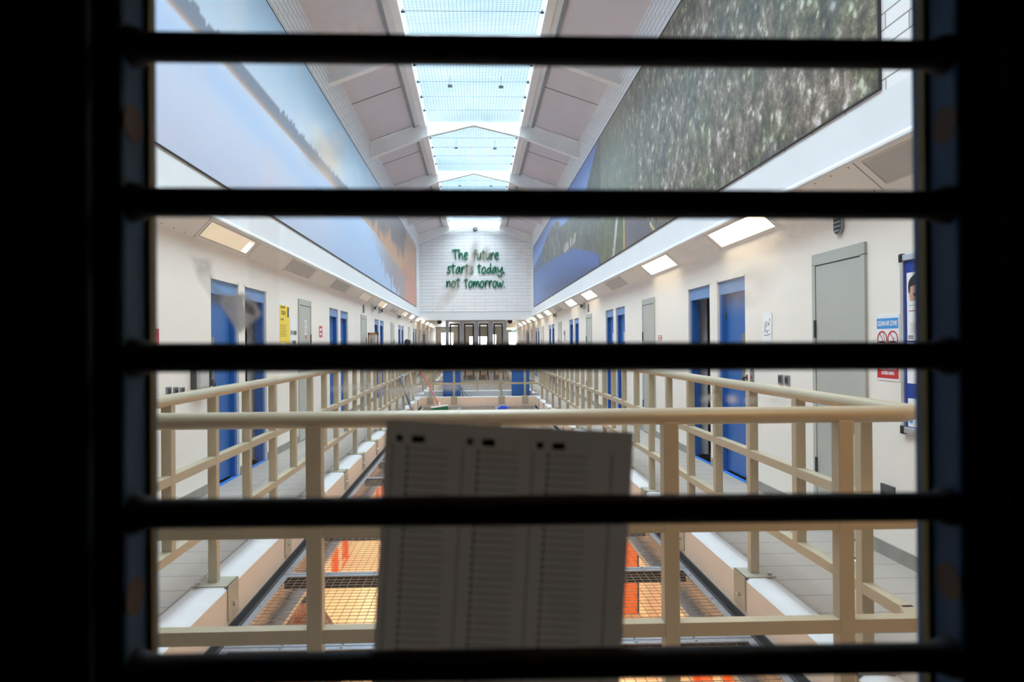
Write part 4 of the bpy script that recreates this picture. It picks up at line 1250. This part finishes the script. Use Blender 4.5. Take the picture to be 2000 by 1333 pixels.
tl_ = MB(); tl_.box(-.10, .08, -.0025, -.0015, .04, .043); tl_.box(-.10, .05, -.0025, -.0015, .03, .033); tl_.build('small_print', 'ink_grey', q)
q = sheet_on('notice_sheet', 4.125, .995, XR, 1, .27, .18, 'white leaflet with blue lines at the bottom of the blue board', off=.0125)
tl_ = MB(); tl_.box(-.12, -.05, -.0025, -.0015, .04, .043); tl_.box(-.12, -.09, -.0025, -.0015, -.065, -.045); tl_.box(0, .11, -.0025, -.0015, -.07, -.045); tl_.build('blue_print', 'sign_blue', q)
MB().box(.0, .05, -.003, -.0015, .045, .062).box(.0, .03, -.003, -.0015, .02, .035).build('heading', 'ink_black', q)
# handwritten note
q = sheet_on('paper_note', 6.365, 1.585, XR, 1, .20, .28, 'small white handwritten note taped on the right wall', off=.003, cat='note')
q.rotation_euler = (0, math.radians(4), RROT)
hw = MB()
for pts in ([(-.04, .05), (-.05, -.02)], [(-.02, .06), (.0, .03), (-.02, .0)], [(.02, .05), (.03, .02), (.05, .05)], [(-.07, -.05), (-.03, -.02), (.0, -.05), (.03, -.02)], [(-.06, -.08), (.07, -.06)], [(.05, .09), (.06, .06)]):
    hw.tube([(a, -.0018, b) for a, b in pts], .0028, 5)
hw.build('handwriting', 'ink_black', q)
MB().box(.03, .08, -.003, -.0014, .125, .150).build('tape', 'white_plastic', q)
# oval ventilator grilles
def oval_vent(X, s, y, z, label, sc=1.0):
    q = wall_thing('wall_vent', X, s, y, z, label, 'vent', 'oval wall vents'); q.scale = (1, 1, sc)
    o_, n = [], 24
    def out(r, hh): return [(r*math.cos(2*PI*k/n), r*math.sin(2*PI*k/n) + (hh if math.sin(2*PI*k/n) > 0 else -hh)) for k in range(n)]
    MB().prism(out(.062, .10), -.022, 0).build('rim', 'steel_grey', q)
    MB().prism(out(.052, .10), -.0235, -.010).build('dark_core', 'black_plastic', q)
    sl = MB()
    for k in range(9):
        z_ = -.13 + k * .0325; hw_ = .05 if abs(z_) < .1 else .035
        sl.prism([(-.028, z_ - .004), (-.020, z_ + .010), (-.018, z_ + .008), (-.026, z_ - .006)], -hw_, hw_, 'X')
    sl.build('slats', 'steel_grey', q)
oval_vent(XR, 1, 5.07, 2.415, 'grey oval slatted vent above the nearest grey door')
oval_vent(XL, -1, 16.2, 2.30, 'grey oval vent on the left wall above the second grey door', .6)
oval_vent(XR, 1, 16.45, 2.30, 'grey oval vent on the right wall beside a twin-spot lamp', .6)
# sockets and switches
def plate_(name, X, s, y, z, w_, h_, label, cat, group=None, m_='steel_grey'):
    q = wall_thing(name, X, s, y, z, label, cat, group)
    MB().box(-w_/2, w_/2, -.014, 0, -h_/2, h_/2, .003).build('back_box', m_, q)
    return q
for k, (y, t) in enumerate(((6.085, 'nearer the doors'), (5.955, 'nearer the grey door'))):
    q = plate_('wall_socket', XR, 1, y, 1.11, .085, .085, 'dark square socket on the right wall, the one %s' % t, 'socket', 'wall sockets')
    MB().box(-.03, .03, -.018, -.013, -.03, .03, .002).build('face_plate', 'dark_plastic', q)
    MB().box(-.006, .006, -.022, -.017, -.01, .012).build('rocker', 'black_plastic', q)
for k, (px, t) in enumerate(((328, 'nearest'), (342, 'middle'), (354.5, 'farthest'))):
    p = on_x(px, 766, XL)
    q = plate_('wall_socket', XL, -1, p.y, p.z, .085, .085, '%s of three dark square sockets on the left wall' % t, 'socket', 'wall sockets')
    MB().box(-.032, .032, -.018, -.013, -.032, .032, .002).build('face_plate', 'dark_plastic', q)
    MB().box(-.006, .006, -.022, -.017, -.012, .012).build('rocker', 'black_plastic', q)
p = on_x(1470, 738, XR)
q = plate_('cell_switch', XR, 1, p.y, p.z, .07, .20, 'narrow steel switch plate with a red light right of the blue door', 'switch')
MB().box(-.014, .014, -.020, -.013, -.008, .022, .002).build('red_light', 'red_led', q)
MB().tube([(0, -.013, .07), (0, -.018, .07)], .008, 8).build('screw', 'dark_steel', q)
p = on_x(1736, 961, XR)
q = plate_('double_socket', XR, 1, p.y, p.z, .15, .09, 'dark double socket low on the right wall near the floor', 'socket', None, 'dark_plastic')
for x in (-.035, .035): MB().box(x - .012, x + .012, -.018, -.013, -.03, -.005).build('rocker', 'black_plastic', q)
for X, s, px, py, t in ((XR, 1, 1461.5, 744, 'right'), (XL, -1, 407, 754, 'left')):
    p = on_x(px, py, X)
    q = wall_thing('door_stop', X, s, p.y, p.z, 'black metal door stop hook beside the first blue door on the %s' % t, 'door stop')
    MB().tube([(-.03, -.002, .03), (-.03, -.05, .03), (.02, -.055, .03), (.025, -.055, -.03)], .010, 8).build('hook', 'black_plastic', q)
    MB().box(-.045, -.015, -.006, 0, .0, .06, .002).build('fixing_plate', 'black_plastic', q)
# wall phone
p = on_x(386, 735, XL)
q = wall_thing('wall_phone', XL, -1, p.y, p.z, 'grey wall telephone beside the first blue door on the left', 'telephone')
MB().box(-.15, .06, -.09, 0, -.11, .20, .012).build('housing', 'grey_plastic', q)
MB().box(-.165, -.15, -.05, 0, -.12, .20).build('side_plate', 'dark_plastic', q)
h_ = MB(); h_.box(.075, .115, -.10, -.05, -.10, .16, .012); h_.box(.07, .13, -.12, -.06, -.10, -.03, .012); h_.box(.07, .13, -.12, -.06, .10, .17, .012)
h_.build('handset', 'dark_plastic', q)
MB().box(.06, .14, -.06, 0, -.05, .02, .004).build('cradle', 'white_plastic', q)
MB().tube([(.10, -.08, -.10), (.08, -.05, -.17), (.12, -.04, -.20), (.14, -.03, -.12)], .006, 6).build('cord', 'black_plastic', q)
# small red signs
def red_sign(X, s, y, z, w_, h_, label, text):
    q = wall_thing('warning_sign', X, s, y, z, label, 'sign', 'small red wall signs')
    MB().box(-w_/2, w_/2, -.004, 0, -h_/2, h_/2).build('backing', 'sign_white', q)
    MB().box(-w_/2 + .01, w_/2 - .01, -.0052, -.004, -h_/2 + .015, h_/2 - .012).build('red_face', 'sign_red', q)
    if text: words(text, h_ * .36, 'sign_white', 'message', q, (0, -.006, 0), .80)
    else: MB().box(-w_*.3, w_*.3, -.006, -.005, h_*.08, h_*.26).box(-w_*.3, w_*.25, -.006, -.005, -h_*.26, -h_*.08).build('message', 'sign_white', q)
p = on_x(1289.5, 660.5, XR); red_sign(XR, 1, p.y, p.z, .22, .10, 'small red and white sign right of the second grey door', '')
p = on_x(626, 648.5, XL); red_sign(XL, -1, p.y, p.z, .26, .22, 'small red framed notice right of the first grey door on the left', '')
p = on_x(294, 658, XL); red_sign(XL, -1, p.y, p.z, .30, .16, 'red NO SMOKING sign at the left edge of the window', 'NO\nSMOKING')
p = on_x(1103.3, 656, XR)
q = plate_('call_point', XR, 1, p.y, p.z, .16, .32, 'slim dark unit on the right wall beyond the numbered doors', 'call point', None, 'grey_plastic')
MB().box(-.05, .05, -.024, -.013, .02, .14).build('dark_top', 'black_plastic', q)
# twin-spot emergency lights
def twin_spot(X, s, px, py, label):
    p = on_x(px, py, X)
    q = wall_thing('emergency_light', X, s, p.y, p.z, label, 'emergency light', 'twin-spot emergency lights')
    q.scale = (.62, .62, .75)
    MB().box(-.11, .11, -.10, 0, -.10, .08, .008).build('housing', 'grey_plastic', q)
    MB().box(-.02, .02, -.03, 0, .08, .16).build('hanger', 'steel_grey', q)
    for x in (-.09, .09):
        c = MB().tube([(x, -.10, 0), (x, -.16, -.005), (x, -.20, -.01)], [.035, .06, .065], 14).build('lamp_head', 'dark_plastic', q, True)
        MB().tube([(x, -.199, -.01), (x, -.204, -.01)], .055, 14).build('lens', 'white_plastic', c, True)
twin_spot(XL, -1, 726.5, 602, 'grey twin-spot emergency lamp on the left wall, the nearest one')
twin_spot(XL, -1, 740, 607, 'grey twin-spot emergency lamp on the left wall, second from the front')
twin_spot(XL, -1, 776, 619, 'small box lamp on the left wall, third from the front')
twin_spot(XL, -1, 799, 628, 'grey twin-spot emergency lamp on the left wall, fourth from the front')
twin_spot(XL, -1, 831, 641, 'farthest emergency lamp on the left wall')
twin_spot(XR, 1, 1142, 598, 'grey twin-spot emergency lamp on the right wall, the nearest one')
twin_spot(XR, 1, 1087, 616, 'small emergency lamp on the right wall, second from the front')
# posters on the left wall
a, b = on_x(545.5, 640, XL).y, on_x(565.5, 640, XL).y
zt = on_x(545.5, 595, XL).z
q = sheet_on('poster', (a + b) / 2, zt - .40, XL, -1, b - a, .80, 'tall yellow virus warning poster on the left wall', off=.002, material='sign_yellow')
W2 = (b - a) / 2
MB().box(-W2 - .01, W2 + .01, -.001, 0.001, -.41, .44).build('white_border', 'sign_white', q)
words('COVID-19', .085, 'ink_black', 'heading', q, (-.06, -.0022, .29), .62)
MB().box(-.20, .02, -.0028, -.0015, .355, .385).build('heading', 'ink_olive', q)
MB().box(-.19, -.06, -.0028, -.0015, .19, .215).build('subheading', 'ink_olive', q)
g = MB(); g.box(.14, .19, -.003, -.0015, .24, .38, .004); g.build('phone_picture', 'ink_black', q)
MB().box(.19, .225, -.003, -.0015, .24, .38).build('white_card', 'sign_white', q)
g = MB()
for k in range(8): g.box(-W2 + .03, .09 - .03 * (k % 3), -.0028, -.0015, .12 - .022*k, .126 - .022*k)
for k in range(3): g.box(-W2 + .03, .05, -.0028, -.0015, -.26 - .03*k, -.254 - .03*k)
g.build('small_print', 'ink_olive', q)
g = MB()
for k in range(4): g.tube([(-.19 + .07*k, -.0015, -.14), (-.19 + .07*k, -.003, -.14)], .028, 14)
g.build('white_symbols', 'sign_white', q)
a, b = on_x(567, 640, XL).y, on_x(579, 640, XL).y
q = sheet_on('notice_sheet', (a + b) / 2, on_x(573, 621, XL).z - .28, XL, -1, b - a, .56, 'white notice with large black lettering between yellow poster and grey door', off=.002)
g = MB()
for x in (-.14, -.09, .0, .045, .09, .13): g.box(x - .015, x + .015, -.003, -.0015, .03, .09)
for x in (-.07, -.0, .045, .085): g.box(x - .015, x + .015, -.003, -.0015, -.11, -.05)
g.box(-.05, -.03, -.003, -.0015, .055, .062); g.box(-.045, -.025, -.003, -.0015, -.085, -.078)
g.build('heading', 'ink_black', q)
g = MB(); g.box(-.15, .15, -.0028, -.0015, -.17, -.163); g.box(-.15, .10, -.0028, -.0015, -.20, -.194); g.box(-.15, .12, -.0028, -.0015, -.26, -.25); g.build('small_print', 'ink_black', q)
# red and white sticker on the steel door
p = on_x(595, 646, XL)
q = wall_thing('door_sticker', XL + .016, -1, p.y, p.z, 'red and white warning sticker on the first grey door on the left', 'sticker')
MB().box(-.045, .045, -.001, 0, -.14, .16).build('sticker_sheet', 'sign_white', q)
MB().box(-.04, .04, -.002, -.001, -.135, -.07).build('red_band', 'sign_red', q)
g = MB(); ring(g, 0, .10, .035, .027, -.002, -.001, 20); ring(g, 0, .0, .035, .027, -.002, -.001, 20); g.build('red_symbols', 'sign_red', q)
# framed mirror projecting from the left wall
p = on_x(726, 660, XL)
q = empty('framed_mirror', (XL, 16.95, 1.30)); q.scale = (.70, 1, 1); tag(q, 'wooden framed mirror standing out from the left wall between the doors', 'mirror')
zt = .45
MB().box(0, .05, -.03, .0, -.5, zt).build('wooden_frame', 'wood', q)
MB().box(.0, .36, -.03, .0, zt - .06, zt).build('wooden_frame', 'wood', q)
MB().box(.31, .36, -.03, .0, -.5, zt).build('wooden_frame', 'wood', q)
MB().box(.05, .31, -.018, -.006, -.5, zt - .06).build('mirror_glass', 'mirror', q)
MB().box(.0, .36, .0, .03, -.5, zt).build('backboard', 'dark_plastic', q)

# ------------------------------------------------------------------ things on the walkways and mesh
def stick(name, p0, p1, r, material, label, cat, extra=None):
    base = Vector(p1); q = empty(name, base)
    MB().tube([Vector(p0) - base, (0, 0, 0)], r, 8).build('handle', material, q, True); tag(q, label, cat); return q
# broom on the mesh
bp = at(862, 795, 16.9); bp.z = MZ + .005
Yb = 16.9
hb = at(858, 789, Yb)
base = Vector((hb.x, Yb, MZ + .13))
q = empty('broom', base); tag(q, 'red-handled broom with green bristles resting on the near mesh', 'broom')
top = at(806, 695, 17.97)
MB().tube([Vector((0, 0, .0)), top - base], .014, 8).build('handle', 'broom_red', q, True)
ang = math.atan2(.055, .36)
hd = MB().box(-.22, .22, -.03, .03, -.035, .0, .006).build('head', 'sign_white', q); hd.rotation_euler = (0, -.10, .25)
br_ = MB().box(-.21, .21, -.035, .035, -.125, -.036, .004).build('bristles', 'broom_green', q); br_.rotation_euler = (0, -.10, .25)
MB().tube([(0, 0, -.01), (0, 0, .05), (-.01, .0, .08)], [.03, .022, .018], 10).build('socket', 'sign_white', q, True)
# mop poles leaning on the left rail
def lean(px0, py0, px1, py1, Y0, Y1, r, m_, label, name='mop_handle'):
    a, b = at(px0, py0, Y0), at(px1, py1, Y1); b.z = MZ - .008; return stick(name, a, b, r, m_, label, 'mop')
lean(779, 735, 824, 858, 14.1, 11.75, .011, 'dark_steel', 'left one of two dark mop poles leaning behind the left rail')
lean(783, 744, 829, 858, 14.3, 11.85, .011, 'dark_steel', 'right one of two dark mop poles leaning behind the left rail')
lean(795, 693, 820, 838, 15.9, 13.25, .011, 'bracket_paint', 'pale pole leaning between the dark mop poles and the broom')
# cloth on rail
p = on_x(783, 744, RXL)
q = empty('cloth', (RXL, p.y, ZM + .026)); q.scale = (1.5, 1, 1); tag(q, 'pale blue cloth hung over the left rail', 'cloth')
c = MB(); c.prism([(-.034, -.24), (-.036, .0), (-.026, .014), (.0, .018), (.03, .012), (.038, 0), (.034, -.20), (.030, -.20), (.030, -.002), (-.028, -.002), (-.028, -.24)], -.10, .10); o = c.build('folded_cloth', 'pale_blue_cloth', q)
# blue dustpan on the mesh
dp = at(981, 793, 17.3)
q = empty('dustpan', (dp.x, 17.3, MZ + .002)); q.scale = (.68, .8, 1); tag(q, 'bright blue dustpan lying on the mesh at the far end', 'dustpan')
d = MB(); d.prism([(-.20, 0), (-.05, .075), (.10, .08), (.17, .05), (.20, 0)], -.13, .13, 'Y'); d.build('pan', 'bright_blue', q)
MB().tube([(.16, 0, .03), (.30, .05, .03)], .015, 8).build('handle', 'bright_blue', q, True)
# blue lockers on the bridge
for (a, b, t) in ((865.3, 899.6, 'left'), (1000.3, 1034.5, 'right')):
    x0, x1 = at(a, 770, 18.6).x, at(b, 770, 18.6).x
    q = empty('blue_cabinet', ((x0 + x1) / 2, 18.62, 0)); tag(q, 'blue steel panel cabinet on the bridge, the %s one' % t, 'cabinet', 'blue cabinets on the bridge')
    h = (x1 - x0) / 2
    MB().box(-h, h, 0, .35, 0.03, 1.05, .006).build('body', 'blue_door', q)
    MB().box(-h + .02, h - .02, -.012, 0, .06, 1.02, .004).build('front_panel', 'blue_door', q)
    for x in (-h + .04, h - .04): MB().box(x - .02, x + .02, .02, .06, 0, .03).build('foot', 'dark_steel', q)
# deck scrubber / mop squeegee on the bridge
q = empty('floor_squeegee', (at(908, 773, 18.8).x, 18.8, 0)); tag(q, 'dark wire-braced mop with wide flat head standing on the bridge', 'mop')
MB().box(-.22, .22, -.06, .06, .0, .025, .006).build('head', 'dark_plastic', q)
MB().tube([(-.05, 0, .02), (-.14, 0, .40), (-.30, .1, 1.02)], .010, 8).build('handle', 'dark_steel', q, True)
MB().tube([(.06, 0, .02), (-.13, 0, .30)], .008, 6).build('brace', 'dark_steel', q)
# litter by the right wall
p = on_x(1661, 1093, 2.55)
q = MB().tube([(-.05, 0, .003), (0, .01, .005), (.05, 0, .003)], .006, 6).build('plastic_strap', 'broom_green'); dd = ray(1661, 1093); k_ = (0.0 - ZC) / dd.z; pp_ = Vector((0, 0, ZC)) + dd * k_
q.location = (pp_.x, pp_.y, .003); tag(q, 'scrap of green plastic strap on the right walkway floor', 'litter')
o = MB().box(-.03, .03, -.02, .02, 0, .002).build('paper_scrap', 'paper_white'); o.location = (pp_.x + .02, pp_.y - .035, .0); tag(o, 'scrap of white paper beside the green strap on the walkway', 'litter')
# ground floor things
q = empty('ribbed_barrel', (-2.02, 8.0, GZ)); tag(q, 'dark brown ribbed rounded stand on the ground floor seen through the left mesh', 'stand')
MB().lathe([(.36, 0), (.40, .3), (.40, .85), (.33, 1.12), (.20, 1.34), (.10, 1.42)], 64, ribs=1, amp=.05).build('ribbed_body', 'brown_ribs', q)
MB().tube([(0, 0, 1.4), (0, 0, 1.5)], .05, 12).build('cap', 'dark_plastic', q)
q = empty('open_orange_door', (2.60, 11.0, GZ)); tag(q, 'orange steel door standing open on the ground floor under the right mesh', 'door')
MB().box(-.55, 0, 0, .045, .01, 2.0, .004).build('leaf', 'orange_door', q)
MB().box(.0, .02, -.02, .06, .01, 2.0).build('hinge_strip', 'black_plastic', q)

# person on the left walkway, seen from behind
def skin_body(name, verts, edges, radii, material, parent, sub=2):
    me = bpy.data.meshes.new(name); me.from_pydata(verts, edges, []); o = bpy.data.objects.new(name, me); C.objects.link(o); o.parent = parent
    md = o.modifiers.new('skin', 'SKIN'); md.use_smooth_shade = True
    for i, v in enumerate(me.skin_vertices[0].data): v.radius = (radii[i], radii[i]) if not isinstance(radii[i], tuple) else radii[i]
    me.skin_vertices[0].data[0].use_root = True
    s_ = o.modifiers.new('sub', 'SUBSURF'); s_.levels = sub; s_.render_levels = sub
    me.materials.append(MATS[material]); return o
hp = at(795.5, 663, 21.4)
q = empty('person', (hp.x, 21.4, 0)); tag(q, 'dark-haired person in grey clothes standing on the left walkway, back turned', 'person')
top = hp.z
k = top / 1.62
def V_(x, y, z): return (x * k, y * k, z * k)
verts = [V_(0,0,.86), V_(0,0,1.02), V_(0,0,1.20), V_(0,0,1.33), V_(0,0,1.41), V_(0,.01,1.50),
         V_(-.09,0,.82), V_(-.10,.01,.45), V_(-.10,-.02,.07), V_(-.10,.10,.035), V_(.09,0,.82), V_(.10,-.01,.45), V_(.10,-.03,.07), V_(.10,.09,.035),
         V_(-.17,0,1.30), V_(-.21,-.02,1.06), V_(-.20,.05,.84), V_(-.20,.07,.77), V_(.17,0,1.30), V_(.21,-.02,1.06), V_(.20,.05,.84), V_(.20,.07,.77)]
edges = [(0,1),(1,2),(2,3),(3,4),(4,5),(0,6),(6,7),(7,8),(8,9),(0,10),(10,11),(11,12),(12,13),(3,14),(14,15),(15,16),(16,17),(3,18),(18,19),(19,20),(20,21)]
rad = [.13,.12,.135,.12,.055,.08,.085,.06,.042,.035,.085,.06,.042,.035,.06,.045,.032,.03,.06,.045,.032,.03]
skin_body('body', verts, edges, [r * k for r in rad], 'grey_cloth', q)
h = MB(); h.lathe([(.02, 0), (.06, .01), (.078, .06), (.085, .12), (.078, .18), (.05, .215), (.01, .225)], 20, (0, .01, 0)); o = h.build('head', 'skin', q, True); o.scale = (k, k * 1.15, k); o.location = (0, 0, 1.39 * k)
h = MB(); h.lathe([(.05, .04), (.088, .08), (.094, .13), (.086, .19), (.055, .225), (.01, .236)], 20, (0, -.012, 0)); o = h.build('hair', 'hair', q, True); o.scale = (k, k * 1.1, k); o.location = (0, 0, 1.385 * k)
